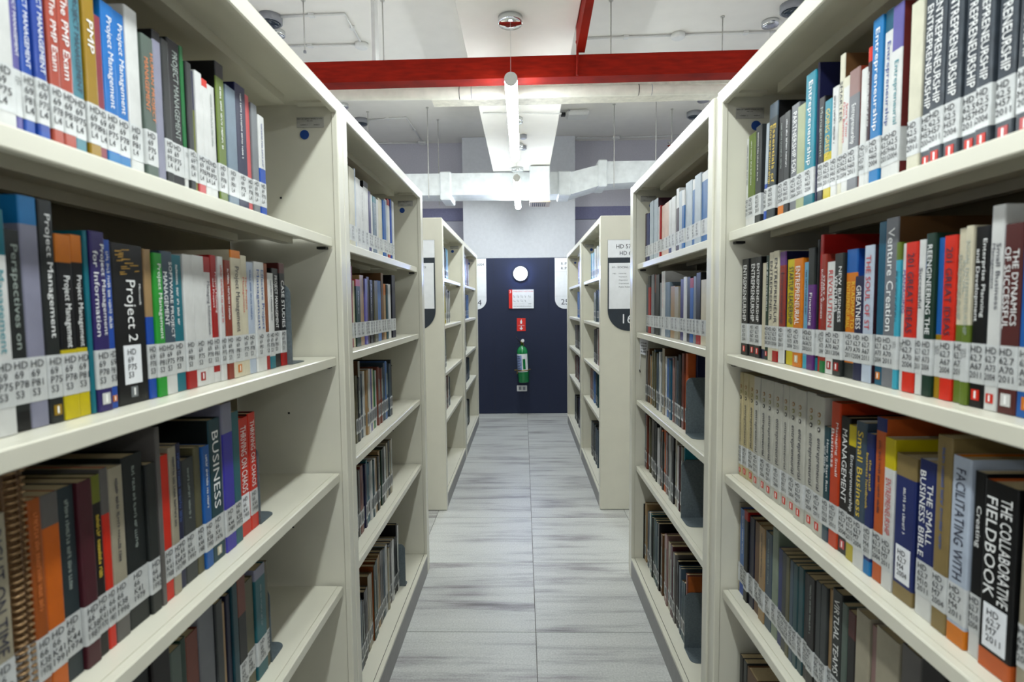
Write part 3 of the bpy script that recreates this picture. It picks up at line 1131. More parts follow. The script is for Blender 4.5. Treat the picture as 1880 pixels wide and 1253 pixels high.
PXS = {}
used_labels = set()
for key in ('LA0', 'LA1', 'LA2', 'LA3', 'RA0', 'RA1', 'RA2', 'RA3', 'RA4', 'LB0', 'RB0', 'LB1', 'RB1'):
    side, z, txt = SHELVES[key]
    rows = [r for r in txt.strip().split('\n')]
    recs = []
    for i, r in enumerate(rows):
        a, c, t = r.split('|')
        fl = a.split()
        y0, y1, H = int(fl[0]) / 1000, int(fl[1]) / 1000, int(fl[2]) / 1000
        recs.append([y0, y1, H, ' '.join(fl[3:]), c, t])
    lim = {'LA': 1.465, 'LB': 2.63, 'RA': 1.4475, 'RB': 2.592}[key[:2]]
    for rc in recs:
        rc[1] = min(rc[1], lim)
        if rc[0] > rc[1] - .004: rc[0] = rc[1] - .007
    for i in range(len(recs) - 1):          # no two books overlap
        if recs[i][1] > recs[i + 1][0]: recs[i][1] = recs[i + 1][0]
    where = SHELF_NAME[key]
    descs = []
    for i, rc in enumerate(recs):
        d = parse(rc[3])
        w_ = word(d['main'])
        if rc[1] - rc[0] > .034: w_ = 'thick ' + w_
        elif rc[1] - rc[0] < .0085: w_ = 'thin ' + w_
        descs.append(w_)
    tl = [(descs[i], recs[i][5]) for i in range(len(recs))]
    for i, rc in enumerate(recs):
        o, d, H, W = make_book(key, i, side, z, rc[0], rc[1], rc[2], rc[3], rc[4], rc[5], i)
        L = descs[i]; nl = descs[i - 1] if i > 0 else None; nr = descs[i + 1] if i + 1 < len(recs) else None
        cands = []
        t = ' '.join(rc[5].split()[:4])
        if t and tl.count((descs[i], rc[5])) == 1 and sum(1 for x in recs if x[5] == rc[5]) == 1:
            cands.append('%s book lettered %s on the %s' % (L, t, where))
        if descs.count(descs[i]) == 1: cands.append('the only %s book on the %s' % (L, where))
        trip = [(descs[j - 1] if j else None, descs[j], descs[j + 1] if j + 1 < len(descs) else None) for j in range(len(descs))]
        if nl and nr and trip.count((nl, L, nr)) == 1:
            cands.append('%s book between %s and %s ones, %s' % (L, nl, nr, where))
            cands.append('%s book between %s and %s, %s' % (L, nl, nr, where.replace('the ', '')))
        n_far = sum(1 for j in range(i, len(recs)) if descs[j] == descs[i])
        ordn = ['', 'first', 'second', 'third', 'fourth', 'fifth', 'sixth', 'seventh', 'eighth', 'ninth', 'tenth', 'eleventh', 'twelfth'][min(n_far, 12)]
        cands.append('%s %s book from the far end, %s' % (ordn, L, where))
        for cnd in cands:
            if cnd not in used_labels and fits(cnd): break
        used_labels.add(cnd)
        tag(o, cnd, 'book', 'books on the ' + where)

# the remaining smaller books, farther away or low down: one object
st = MB()
r2 = random.Random(11)
for key, (side, z, txt) in SHELVES.items():
    if key in SHELF_NAME: continue
    s = -1.0 if side == 'L' else 1.0
    for r in txt.strip().split('\n'):
        a, c, t = r.split('|')
        fl = a.split()
        y0, y1, H = int(fl[0]) / 1000, int(fl[1]) / 1000, int(fl[2]) / 1000
        y1 = min(y1, {'LB': 2.63, 'RB': 2.592}.get(key[:2], 9))
        d = parse(' '.join(fl[3:]))
        n = max(1, round((y1 - y0) / .024))
        for k in range(n):
            a0 = y0 + (y1 - y0) * k / n; a1 = y0 + (y1 - y0) * (k + 1) / n
            W = a1 - a0 - .0015
            h = H * (1 if n == 1 else r2.uniform(.93, 1.0))
            kk = d['main'] if n == 1 or k % 2 == 0 else r2.choice((d['main'], 'gr2', 'sl', 'dg', 'wh'))
            xs = {'A': (.552, .568), 'B': (.552, .568), 'C': (.572, .546), 'D': (.572, .546)}[key[1]][0 if side == 'L' else 1] + r2.uniform(0, .008)
            bands = [(0, h, cmat(kk))]
            if d['t']: bands = [(0, h * (1 - d['t'][1]), cmat(kk)), (h * (1 - d['t'][1]), h, cmat(d['t'][0]))]
            off = (s * xs, (a0 + a1) / 2, z + .0006)
            D = min(.21, h * .72)
            sgn = 1.0 if side == 'L' else -1.0
            cover_mesh(st, D, W, h, bands, cmat(d['c']) if d['c'] else None, off=off, s=sgn)
            st.box(off[0] - sgn * (D - .002), off[0] - sgn * .0017, off[1] - W / 2 + .0018, off[1] + W / 2 - .0018, z + .001, z + h - .003, M_PAGES)
            e = .0006
            x_ = off[0] + sgn * e
            st.face([(x_, off[1] - W / 2, z + .03), (x_, off[1] + W / 2, z + .03), (x_, off[1] + W / 2, z + .081), (x_, off[1] - W / 2, z + .081)], M_LABEL)
            x2 = off[0] + sgn * (e + .0005)
            if W > .006:
                for q in range(3):
                    yy = off[1] - W * .3 + q * W * .22
                    st.face([(x2, yy, z + .038), (x2, yy + W * .12, z + .038), (x2, yy + W * .12, z + .074), (x2, yy, z + .074)], M_CALL)
            st.face([(x2, off[1] - W * .15, z + .095), (x2, off[1] + W * .15, z + .095), (x2, off[1] + W * .15, z + h * .8), (x2, off[1] - W * .15, z + h * .8)],
                    tmat('g') if r2.random() < .35 else cmat(kk))
tag(st.build('books', None, fix=False), 'remaining small books on the lower middle shelves and far bookcases', 'books', None, 'stuff')

# ------------------------------------------------------------------ bookends and odd shelf things
def bookend(side, z, y, h, dirn, xfront, label, w_=.14, base=.085):
    s = -1.0 if side == 'L' else 1.0
    r = .022
    def plate(x0, x1, z0, z1):
        # rounded top corners
        pts = [(x0, z0), (x1, z0)]
        for t in range(0, 91, 15):
            a = math.radians(t); pts.append((x1 - r + r * math.cos(a), z1 - r + r * math.sin(a)))
        for t in range(90, 181, 15):
            a = math.radians(t); pts.append((x0 + r + r * math.cos(a), z1 - r + r * math.sin(a)))
        return pts
    root = empty('bookend', (s * xfront, y, z))
    m = MB(); a, b = sorted((0, s * w_))
    m.prism(plate(a, b, .0005, h), 'y', -.0009, .0009, M_GUN)
    m.build('upright_plate', root)
    m = MB()
    q0, q1 = 0, dirn * base
    pts = [(a, 0), (b, 0)]
    for t in range(0, 91, 15):
        an = math.radians(t); pts.append((b - r + r * math.cos(an), dirn * (base - r + r * math.sin(an))))
    for t in range(90, 181, 15):
        an = math.radians(t); pts.append((a + r + r * math.cos(an), dirn * (base - r + r * math.sin(an))))
    m.prism(pts, 'z', .0003, .0016, M_GUN)
    m.build('base_plate', root)
    return tag(root, label, 'bookend', 'grey steel bookends')
bookend('L', 1.197, 1.2735, .188, 1, .543, 'grey steel bookend ending the second shelf of the left front bookcase')
bookend('L', .877, 1.1145, .17, 1, .5545, 'grey bookend past the orange-red books, third shelf of left front bookcase', base=.07)
bookend('L', .558, 1.1390, .17, 1, .5545, 'grey bookend on the fourth shelf of the left front bookcase', base=.07)
bookend('L', .100, 2.3290, .19, 1, .527, 'grey steel bookend on the bottom shelf of the left middle bookcase', base=.05)
bookend('R', .877, 1.9030, .197, -1, .562, 'grey bookend before a navy book, third shelf of right middle bookcase', w_=.16)
bookend('R', .558, 1.9480, .212, -1, .562, 'grey bookend with green reflection, fourth shelf of right middle bookcase', w_=.16)
bookend('R', .100, 1.8990, .205, -1, .565, 'grey bookend on the bottom shelf of the right middle bookcase', w_=.16)

def cover_book(x, y0, y1, z, H, D, k, label, strip=None, text=None, textmat=None, strip_m=None):
    """a deep-set book on the right middle bookcase whose front cover faces the camera"""
    o = MB(); W = y1 - y0
    cover_mesh(o, D, W, H, [(0, H, cmat(k))], None)
    ob = o.build('book', None, fix=False)
    ob.location = (x, (y0 + y1) / 2, z + .0006); ob.rotation_euler = (0, 0, math.pi)
    q = MB(); q.box(-D + .002, -.0017, -W / 2 + .0018, W / 2 - .0018, .001, H - .002, M_PAGES); q.build('page_block', ob, fix=False)
    if strip:
        q = MB(); q.box(-D + .01, -.004, W / 2, W / 2 + .0006, strip[0], strip[1], strip_m); q.build('cover_band', ob)
    if text:
        q = MB(); put_text(q, text, (-.030, W / 2 + .0008, H - .085), (-1, 0, 0), (0, 0, 1), .105, .016, textmat, 1.3)
        put_scribble(q, (-.030, W / 2 + .0008, H - .105), (-1, 0, 0), (0, 0, 1), .05, .004, textmat, 8)
        q.build('cover_lettering', ob, fix=False)
    return tag(ob, label, 'book')
cover_book(.60, 1.906, 1.922, .877, .278, .19, 'nv', 'navy book with pale lettering on its cover behind a grey bookend', text='Inter', textmat=tmat('w'))
cover_book(.575, 1.951, 1.962, .558, .262, .19, 'te', 'teal book with tan strip showing above the bookend on the fourth shelf', strip=(.19, .212), strip_m=cmat('tn'))
cover_book(.574, 1.9015, 1.917, .100, .268, .18, 'rs2', 'brown-covered book behind the bookend on the bottom right middle shelf', strip=(.205, .262), strip_m=cmat('br2'))
cover_book(.60, 1.690, 1.702, 1.197, .27, .19, 'gr', 'grey magazine with pale frame nearest on second shelf, right middle bookcase', strip=(.03, .24), strip_m=cmat('cr'))

# hanging tag on the end of the second shelf, right middle bookcase
tg = empty('shelf_tag', (.5455, 2.579, 1.1715))
m = MB(); m.box(-.004, .040, -.0012, .0012, -.004, .000, M_WHITEPLASTIC); m.build('tag_clip', tg)
M_CARD = mat('tag_card', (236, 236, 238), .6, .03, 40)
m = MB(); m.prism([(-.002, -.003), (.0385, -.003), (.035, -.086), (.001, -.074)], 'y', -.0006, .0002, M_CARD)
cd = m.build('tag_card', tg, fix=False)
m = MB()
for k in range(4):
    put_scribble(m, (.003, -.0010, -.027 - k * .0135), (1, 0, -.12), (.08, 0, 1), .030, .009, M_CALL, 20 + k)
m.build('lettering', cd, fix=False)
m = MB(); m.tube([(.001, 0, -.072), (.0005, 0, -.11), (-.001, 0, -.150)], .0013, M_WHITEPLASTIC, 6); m.tube([(-.001, 0, -.150), (.001, 0, -.163)], .0024, M_BLACK, 6)
m.build('cord', tg)
tag(tg, 'small white handwritten tag hanging from a shelf end, right middle bookcase', 'tag')

# ------------------------------------------------------------------ aisle signs
M_SIGN = mat('sign_white', (232, 234, 236), .4, .02, 30)
M_SIGND = mat('sign_dark', (26, 38, 50), .4, .05, 60)
M_SIGNT = mat('sign_print', (44, 48, 56), .5, .03, 60)
M_LINE = mat('sign_edge', (200, 202, 200), .5, .03, 60)
def sign_outline(w_, h, r, corner):
    """top-left origin going right/down; rounded bottom corner(s)"""
    pts = [(0, 0), (w_, 0)]
    if corner in ('r', 'b'):
        for t in range(0, 91, 10):
            a = math.radians(t); pts.append((w_ - r + r * math.cos(a), -h + r - r * math.sin(a)))
    else: pts.append((w_, -h))
    if corner in ('l', 'b'):
        for t in range(90, 181, 10):
            a = math.radians(t); pts.append((r + r * math.cos(a), -h + r - r * math.sin(a)))
    else: pts.append((0, -h))
    return pts
def aisle_sign(x0, y, z1, w_, corner, head, title, rows, num, numx, label, headx, titlex):
    root = empty('aisle_sign', (x0, y, z1 - .57))
    H = .572
    m = MB(); pts = [(a, b + .57) for a, b in sign_outline(w_, H, .13, corner)]
    m.prism(pts, 'y', -.004, 0, M_SIGND)
    m.build('backing', root)
    m = MB(); m.box(0, w_, -.0055, -.004, .57 - .111, .57, M_SIGN); m.box(0, w_, -.0062, -.0055, .567, .570, M_LINE)
    hp = m.build('header_panel', root)
    m = MB()
    for k, (t, dx, ww) in enumerate(head):
        put_text(m, t, (headx + dx, -.0064, .57 - .055 - k * .042), (1, 0, 0), (0, 0, 1), ww, .026, M_SIGNT, 1.0)
    m.build('lettering', hp, fix=False)
    m = MB(); e0 = .007 if corner in ('l', 'b') else .0
    m.box(e0, w_ - (.007 if corner in ('r', 'b') else 0), -.0055, -.004, .57 - .432, .57 - .145, M_SIGN)
    lp = m.build('list_panel', root)
    m = MB()
    put_text(m, title, (titlex, -.0064, .57 - .178), (1, 0, 0), (0, 0, 1), .20, .0125, M_SIGNT, 1.3)
    for k, (a, t) in enumerate(rows):
        zz = .57 - .215 - k * .021
        if a: put_text(m, a, (titlex + .004, -.0064, zz), (1, 0, 0), (0, 0, 1), .024, .0075, M_SIGNT, 1.3)
        put_text(m, t, (titlex + .042, -.0064, zz), (1, 0, 0), (0, 0, 1), .14, .0085, M_SIGNT, 1.15)
    m.build('lettering', lp, fix=False)
    m = MB(); put_text(m, num, (numx, -.0050, .57 - .525), (1, 0, 0), (0, 0, 1), .075, .060, M_SIGN, .95); m.build('number', root, fix=False)
    tag(root, label, 'sign')
aisle_sign(.532, 3.4860, 1.732, .46, 'l', (('HD 57.7', .052, .118), ('HD 62', .074, .088)), 'H - SOCIAL SCIENCES',
           (('HD', 'Leadership'), ('', 'Negotiation'), ('', 'Organization'), ('', 'Organizational'), ('', 'Public Relations')), '16', .095,
           'dark and white aisle sign numbered 16 on the right bookcase end', 0, .027)
aisle_sign(-1.016, 3.4760, 1.744, .46, 'r', (('HD 57.4 -', .215, .19), ('.', .36, .008)), 'H - SOCIAL SCIENCES',
           (('HD', 'Statistics'), ('HD', 'Industries'), ('', 'Economic'), ('', 'Labor'), ('HD', 'Land use')), '', .3,
           'dark and white aisle sign ending in SCIENCES on the left bookcase end', 0, .205)
def end_sign(x0, w_, corner, lines, num, numx, tx, label):
    root = empty('aisle_sign', (x0, 6.6485, 1.277))
    m = MB(); m.prism([(a, b + .61) for a, b in sign_outline(w_, .61, .12, corner)], 'y', -.006, -.0005, M_SIGN); 
    bp_ = m.build('backing', root)
    m = MB(); m.box(.0, w_, -.0066, -.006, .44, .443, M_LINE); m.box(.0, w_, -.0066, -.006, .15, .152, M_LINE); m.build('panel_line', bp_)
    m = MB()
    for k, t in enumerate(lines):
        put_text(m, t, (tx, -.0072, .525 - k * .055), (1, 0, 0), (0, 0, 1), .15, .03, M_SIGNT, 1.2)
    put_text(m, num, (numx, -.0072, .05), (1, 0, 0), (0, 0, 1), .11, .066, M_SIGNT, 1.05)
    m.build('lettering', root, fix=False)
    tag(root, label, 'sign')
end_sign(-.86, .415, 'r', ('PR 6004', '.0'), '24', .26, .24, 'white rounded aisle sign numbered 24, left of the navy wall light')
end_sign(.38, .415, 'l', ('R PS', 'R PN 6'), '25', .075, .075, 'white rounded aisle sign numbered 25, right of the navy wall light')

# ------------------------------------------------------------------ things on the navy wall
YW = 6.65
M_GLOW = mat('lamp_glow', (160, 185, 255), .5, .0, 5, emit=75.0)
r = empty('wall_light', (-.032, YW, 1.702))
MB().lathe((0, -.001, 0), [(.088, 0), (.088, -.02), (.082, -.024)], M_WHITEPLASTIC, 32, 'y').build('housing', r)
MB().lathe((0, -.025, 0), [(.080, 0), (.078, -.008), (.06, -.013), (.02, -.015)], M_GLOW, 32, 'y').build('diffuser', r)
tag(r, 'round glowing wall light high on the navy wall', 'wall light')

M_SRED = mat('sign_red', (214, 40, 30), .4, .04, 40)
r = empty('evacuation_plan', (-.175, YW - .001, 1.286))
pm = MB().box(0, .30, -.012, 0, 0, .226, M_SIGN).build('board', r)
MB().box(-.0005, .043, -.0135, -.012, 0, .226, M_SRED).build('red_strip', r)
m = MB()
put_text(m, '3', (.009, -.0142, .186), (1, 0, 0), (0, 0, 1), .024, .032, M_SIGN, 1.2)
m.build('number', r, fix=False)
m = MB(); put_text(m, 'EMERGENCY EXIT PLAN', (.055, -.0128, .196), (1, 0, 0), (0, 0, 1), .235, .014, M_SRED, 1.6); m.build('heading_lettering', r, fix=False)
m = MB(); rr = random.Random(5)
for k in range(9):
    x0, z0 = .055 + (k % 5) * .046, (.135, .085)[k // 5] - (0 if k < 5 else .0)
    w_, h_ = rr.uniform(.012, .03), rr.uniform(.015, .03)
    for (a, b, c_, d_) in ((x0, x0 + w_, z0, z0 + .002), (x0, x0 + .002, z0, z0 + h_), (x0 + w_ * .6, x0 + w_ * .6 + .002, z0 - .01, z0 + h_ * .7)):
        m.box(a, b, -.0128, -.012, c_, d_, M_SIGNT)
m.box(.05, .2, -.0128, -.012, .058, .06, M_LINE)
put_scribble(m, (.055, -.0128, .022), (1, 0, 0), (0, 0, 1), .22, .008, M_SIGNT, 12)
put_scribble(m, (.235, -.0128, .05), (1, 0, 0), (0, 0, 1), .045, .010, M_SIGNT, 13)
m.build('floor_plan', r, fix=False)
tag(r, 'white emergency exit plan with red strip under the wall light', 'sign')

r = empty('extinguisher_sign', (-.080, YW - .001, 1.012))
MB().box(0, .105, -.004, 0, 0, .157, M_SRED).build('board', r)
m = MB()
m.box(.012, .093, -.005, -.004, .064, .066, M_SIGN)
put_scribble(m, (.024, -.005, .070), (1, 0, 0), (0, 0, 1), .06, .005, M_SIGN, 2)
# flame-and-bottle pictogram
m.prism([(.042, .088), (.062, .088), (.064, .118), (.056, .128), (.060, .142), (.050, .136), (.046, .124), (.040, .116)], 'y', -.0052, -.0042, M_SIGN)
m.prism([(.0465, .058), (.0585, .058), (.0585, .032), (.0715, .042), (.0715, .030), (.0525, .012), (.0335, .030), (.0335, .042), (.0465, .032)], 'y', -.0052, -.0042, M_SIGN)
m.build('pictogram', r)
tag(r, 'small red fire extinguisher sign with white arrow pointing down', 'sign')

M_GREEN = mat('extinguisher_green', (10, 122, 62), .25, .05, 20, coat=.5)
M_BRASS = mat('brass', (170, 140, 70), .3, .05, 30, metal=.9)
ex = empty('fire_extinguisher', (-.002, YW - .085, .395))
ex.rotation_euler = (0, math.radians(-2.5), 0)
MB().lathe((0, 0, 0), [(.050, 0), (.062, .006), (.066, .015), (.066, .36), (.062, .395), (.045, .425), (.022, .44), (.02, .45)], M_GREEN, 32).build('cylinder', ex)
m = MB()
def arc_label(mb, a0, a1, z0, z1, rad, mm, n=12):
    for k in range(n):
        t0 = math.radians(a0 + (a1 - a0) * k / n); t1 = math.radians(a0 + (a1 - a0) * (k + 1) / n)
        mb.face([(rad * math.sin(t0), -rad * math.cos(t0), z0), (rad * math.sin(t1), -rad * math.cos(t1), z0), (rad * math.sin(t1), -rad * math.cos(t1), z1), (rad * math.sin(t0), -rad * math.cos(t0), z1)], mm)
arc_label(m, -75, 60, .135, .35, .0668, M_SIGN)
arc_label(m, -75, -10, .14, .335, .0674, mat('label_blue', (140, 160, 205), .5), 8)
arc_label(m, 0, 28, .165, .29, .0674, M_GREEN, 5)
for k in range(9):
    arc_label(m, -66, -18 - (k % 3) * 6, .155 + k * .02, .163 + k * .02, .0678, M_SIGNT, 5)
m.build('instruction_label', ex, fix=False)
m = MB(); m.lathe((0, 0, .45), [(.014, 0), (.014, .03), (.019, .032), (.019, .05), (.008, .056)], M_BRASS, 16)
m.tube([(0, 0, .478), (-.03, -.02, .50), (-.062, -.03, .555)], .005, M_BLACK, 8)
m.tube([(0, 0, .472), (-.035, -.018, .482), (-.05, -.022, .476)], .004, M_BLACK, 8)
m.tube([(.014, -.01, .49), (.022, -.03, .47), (.02, -.035, .44)], .003, M_BRASS, 8)
m.build('valve', ex)
MB().lathe((.012, -.018, .505), [(.020, 0), (.020, -.012), (.016, -.014)], M_WHITEPLASTIC, 20, 'y').build('pressure_gauge', ex)
m = MB()
m.lathe((0, 0, .145), [(.0690, 0), (.0690, .010)], M_BRASS, 28)
m.box(-.105, .09, .04, .046, .147, .155, M_BRASS)
m.tube([(-.07, -.02, .145), (-.075, -.03, .11)], .004, M_BRASS, 8)
m.build('wall_bracket', ex)
tag(ex, 'green fire extinguisher hung on the navy wall below red sign', 'fire extinguisher')

r = empty('outlet_plate', (-.087, YW - .001, .276))
MB().bbox(0, .124, -.010, 0, 0, .072, M_WHITEPLASTIC, .004).build('plate', r)
m = MB()
for x0 in (.022, .072):
    m.box(x0, x0 + .032, -.0115, -.0098, .014, .058, M_GREYPLASTIC)
    for dx in (.008, .02):
        m.box(x0 + dx, x0 + dx + .003, -.012, -.0115, .03, .045, M_BLACK)
m.build('sockets', r)
tag(r, 'grey white double socket plate low on the navy wall', 'socket')

# ------------------------------------------------------------------ lamps
M_TUBE = mat('tube_light', (255, 255, 255), .5, .0, 5)
b = M_TUBE.node_tree.nodes['Principled BSDF']
b.inputs['Emission Color'].default_value = (*TUBE_COLOUR, 1)
b.inputs['Emission Strength'].default_value = TUBE_STRENGTH
M_TUBETOP = mat('tube_top_frosted', (230, 230, 226), .5, .0, 5)
b = M_TUBETOP.node_tree.nodes['Principled BSDF']
b.inputs['Emission Color'].default_value = (*TUBE_COLOUR, 1)
b.inputs['Emission Strength'].default_value = TUBE_STRENGTH * .045
M_CAP = mat('tube_cap', (206, 206, 198), .5, .03, 30)
M_TUBEDIM = M_TUBE.copy(); M_TUBEDIM.name = 'tube_light_dimmed'
M_TUBEDIM.node_tree.nodes['Principled BSDF'].inputs['Emission Strength'].default_value = TUBE_STRENGTH * .8
def tube_lamp(x, y0, y1, z, zc, label, canopy_in=.0):
    root = empty('pendant_lamp', (x, (y0 + y1) / 2, z))
    h = (y1 - y0) / 2
    for (t0, t1, mm, nm) in ((-188, 8, M_TUBE if abs(x) < 1 else M_TUBEDIM, 'diffuser'), (8, 172, M_TUBETOP, 'tube_top')):
        m = MB(); n = 18 if nm == 'diffuser' else 6
        for k in range(n):
            a0 = math.radians(t0 + (t1 - t0) * k / n); a1 = math.radians(t0 + (t1 - t0) * (k + 1) / n)
            p0 = (.034 * math.cos(a0), .034 * math.sin(a0)); p1 = (.034 * math.cos(a1), .034 * math.sin(a1))
            m.face([(p0[0], h - .012, p0[1]), (p1[0], h - .012, p1[1]), (p1[0], -h + .012, p1[1]), (p0[0], -h + .012, p0[1])], mm, True)
        m.build(nm, root, fix=False)
    for s in (-1, 1):
        c = MB().lathe((0, s * h, 0), [(.0345, -s * .012), (.0345, -s * .002), (.032, 0)], M_CAP, 24, 'y').build('end_cap', root)
        yc = s * (h - .004 - (canopy_in if s > 0 else 0))
        MB().tube([(0, yc, .033), (0, yc, zc - z - .03)], .0011, M_ROD, 6).build('cable', root)
        MB().lathe((0, yc, zc - z), [(.064, -.001), (.064, -.034), (.058, -.040), (.02, -.041)], M_CHROME, 36).build('canopy', root)
    tag(root, label, 'pendant lamp', 'tube pendant lamps over the aisle')
tube_lamp(-.056, 2.945, 4.50, 2.51, 2.82, 'long glowing tube pendant nearest, hung in front of the red beam')
tube_lamp(-.053, 5.204, 6.72, 2.51, 2.82, 'farther glowing tube pendant beside the air vent box', canopy_in=.62)
tube_lamp(-.056, -.15, 1.37, 2.51, 2.82, 'tube pendant just above the camera over the aisle')
tube_lamp(-.056, -2.6, -1.08, 2.51, 2.82, 'added unseen fill tube behind the camera over the aisle')  # unseen tube added for more ambient light in the room
for x in (-1.95, 1.95):  # unseen side tubes added to brighten the ceiling and fill the bays
    for (a, b_) in ((-1.9, -.38), (.50, 2.02), (2.95, 4.5), (5.2, 6.1)):
        tube_lamp(x, a, b_, 2.51, 3.53, 'added unseen fill tube over the neighbouring %s aisle, %s' % ('left' if x < 0 else 'right', {-1.9: 'behind the camera', .5: 'beside the camera', 2.95: 'beyond the front bookcases', 5.2: 'near the back wall'}[a]))

# ------------------------------------------------------------------ ceiling services
# red beam across the aisle
def skew_box(mb, xa, xb, ya, yb, za0, za1, zb0, zb1, m, depth):
    v = [(xa, ya, za0), (xb, yb, zb0), (xb, yb, zb1), (xa, ya, za1), (xa, ya + depth, za0), (xb, yb + depth, zb0), (xb, yb + depth, zb1), (xa, ya + depth, za1)]
    for q in ((0, 1, 2, 3), (7, 6, 5, 4), (3, 2, 6, 7), (1, 0, 4, 5), (0, 3, 7, 4), (2, 1, 5, 6)):
        mb.face([v[i] for i in q], m)
m = MB(); skew_box(m, -2.6, 2.6, 3.10, 3.10, 2.555, 2.665, 2.592, 2.712, M_RED, .10)
tag(m.build('steel_beam'), 'long red painted beam crossing the aisle below the ceiling', 'beam')
m = MB()
skew_box(m, .302, .302, 1.5, 3.095, 2.82, 2.86, 2.702, 2.86, M_RED, 0)
m.v = []; m.f = []; m.mi = []; m.sm = []
pts = [(1.2, .298, .345), (3.09, .300, .345)]
v = [(.299, 1.2, 2.80), (.312, 1.2, 2.80), (.318, 1.2, 2.90), (.299, 1.2, 2.90), (.299, 3.098, 2.70), (.345, 3.098, 2.70), (.345, 3.098, 2.84), (.299, 3.098, 2.84)]
for q in ((0, 1, 2, 3), (7, 6, 5, 4), (0, 4, 5, 1), (1, 5, 6, 2), (2, 6, 7, 3), (3, 7, 4, 0)):
    m.face([v[i] for i in q], M_RED)
tag(m.build('steel_brace'), 'red painted brace running beside the plaster beam to the red beam', 'beam')
m = MB(); m.tube([(.305, 3.085, 2.75), (.305, 3.085, 2.70), (.303, 3.085, 2.575)], .007, M_RED, 10); m.lathe((.305, 3.085, 2.745), [(.010, 0), (.010, .012)], M_RED, 10)
tag(m.build('drop_pipe'), 'thin red drop pipe against the front of the red beam', 'pipe')
# insulated pipe and wrapped duct behind it
m = MB()
P = [(-2.6, 3.5, 2.662), (-1.15, 3.5, 2.657), (-.2, 3.5, 2.645), (.48, 3.5, 2.648), (1.15, 3.5, 2.644), (2.6, 3.5, 2.655)]
Q = []
for i in range(len(P) - 1):
    for k in range(6):
        t = k / 6; Q.append(tuple(P[i][j] + (P[i + 1][j] - P[i][j]) * t for j in range(3)))
Q.append(P[-1])
m.tube(Q, .044, M_BEIGEWRAP if False else mat('white_pipe_wrap', (228, 226, 214), .6, .05, 16, bump=.7), 18, r2=.026)
for xx in (.80, -.86 + .6, -.22):
    pass
ip = m.build('insulated_pipe')
m = MB()
for xx in (-.385, -.31, .72, .80):
    m.tube([(xx - .002, 3.5, 2.648), (xx + .002, 3.5, 2.648)], .0392 if xx < 0 else .0335, M_BLACK if xx in (-.385, .72) else M_GREYPLASTIC, 18)
m.build('strap', ip)
for xx in (-.055, -.905 + .0):
    m = MB(); m.box(xx - .011, xx + .011, 3.46, 3.54, 2.69, 2.818 if abs(xx) < .3 else 3.52, M_WHITEPLASTIC)
    m.build('pipe_hanger', ip)
tag(ip, 'white insulated pipe crossing the aisle behind the red beam', 'pipe')
m = MB(); skew_box(m, -.62, 2.6, 3.70, 3.70, 2.742, 2.785, 2.766, 2.816, M_BEIGEWRAP, .3)
tag(m.build('wrapped_duct'), 'beige wrapped duct above the white insulated pipe', 'duct')
# white air duct along the far end, stepped up on the right
m = MB()
skew_box(m, -2.6, .56, 6.26, 6.26, 2.575, 2.812, 2.565, 2.810, M_WRAP, .36)
skew_box(m, .56, .87, 6.26, 6.26, 2.565, 2.810, 2.655, 2.885, M_WRAP, .36)
skew_box(m, .87, 2.6, 6.26, 6.26, 2.665, 2.915, 2.755, 2.925, M_WRAP, .36)
du = m.build('air_duct')
for (xa, xb, z0, z1) in ((-.925, -.80, 2.515, 2.828), (.40, .54, 2.545, 2.815), (.845, .945, 2.640, 2.935)):
    MB().bbox(xa, xb, 6.235, 6.64, z0, z1, M_WRAP, .012).build('duct_collar', du)
tag(du, 'large white wrapped air duct running across the far end of the ceiling', 'duct')
r = empty('air_vent', (.18, 6.10, 2.424))
MB().bbox(-.10, .114, -.135, .145, .012, .383, M_WRAP, .006).build('vent_box', r)
m = MB(); m.box(-.104, .118, -.139, .149, 0, .014, mat('vent_tan', (186, 172, 150), .6, .05, 30))
for k in range(7):
    m.box(-.075 + k * .022, -.064 + k * .022, -.11, .12, -.001, .0005, M_BLACK)
m.build('grille', r)
tag(r, 'white boxy air vent with dark grille hanging under the plaster beam', 'vent')

def conduit(pts, label, rad=.009):
    m = MB()
    m.tube([(x, y, 3.518) for x, y in pts], rad, M_WHITEPLASTIC, 8)
    o = m.build('electrical_conduit')
    for i in range(len(pts) - 1):
        xm, ym = (pts[i][0] + pts[i + 1][0]) / 2, (pts[i][1] + pts[i + 1][1]) / 2
        MB().box(xm - .02, xm + .02, ym - .02, ym + .02, 3.508, 3.529, M_WHITEPLASTIC).build('clip', o)
    tag(o, label, 'conduit', 'thin conduits on the ceiling')
conduit([(-1.83, 4.26), (-1.32, 4.24), (-1.33, 4.66)], 'thin bent white conduit on the ceiling left of the beam, nearer one')
conduit([(-1.345, 4.73), (-2.2, 4.73)], 'straight white conduit on the near left ceiling running sideways')
conduit([(-1.81, 6.59), (-1.344, 6.52), (-1.335, 7.44)], 'thin bent white conduit on the ceiling beyond the pipe, left')
conduit([(-1.345, 7.52), (-2.2, 7.52)], 'straight white conduit on the far left ceiling beside the back wall')
conduit([(.50, 4.70), (1.222, 4.675)], 'straight white conduit on the near right ceiling')
conduit([(.31, 7.41), (1.175, 7.42)], 'straight white conduit on the far right ceiling beside the back wall')
conduit([(1.342, 4.668), (2.3, 4.64)], 'straight white conduit on the near right ceiling beyond the round box')
conduit([(1.295, 7.42), (2.1, 7.39)], 'straight white conduit on the far right ceiling beyond the round box')
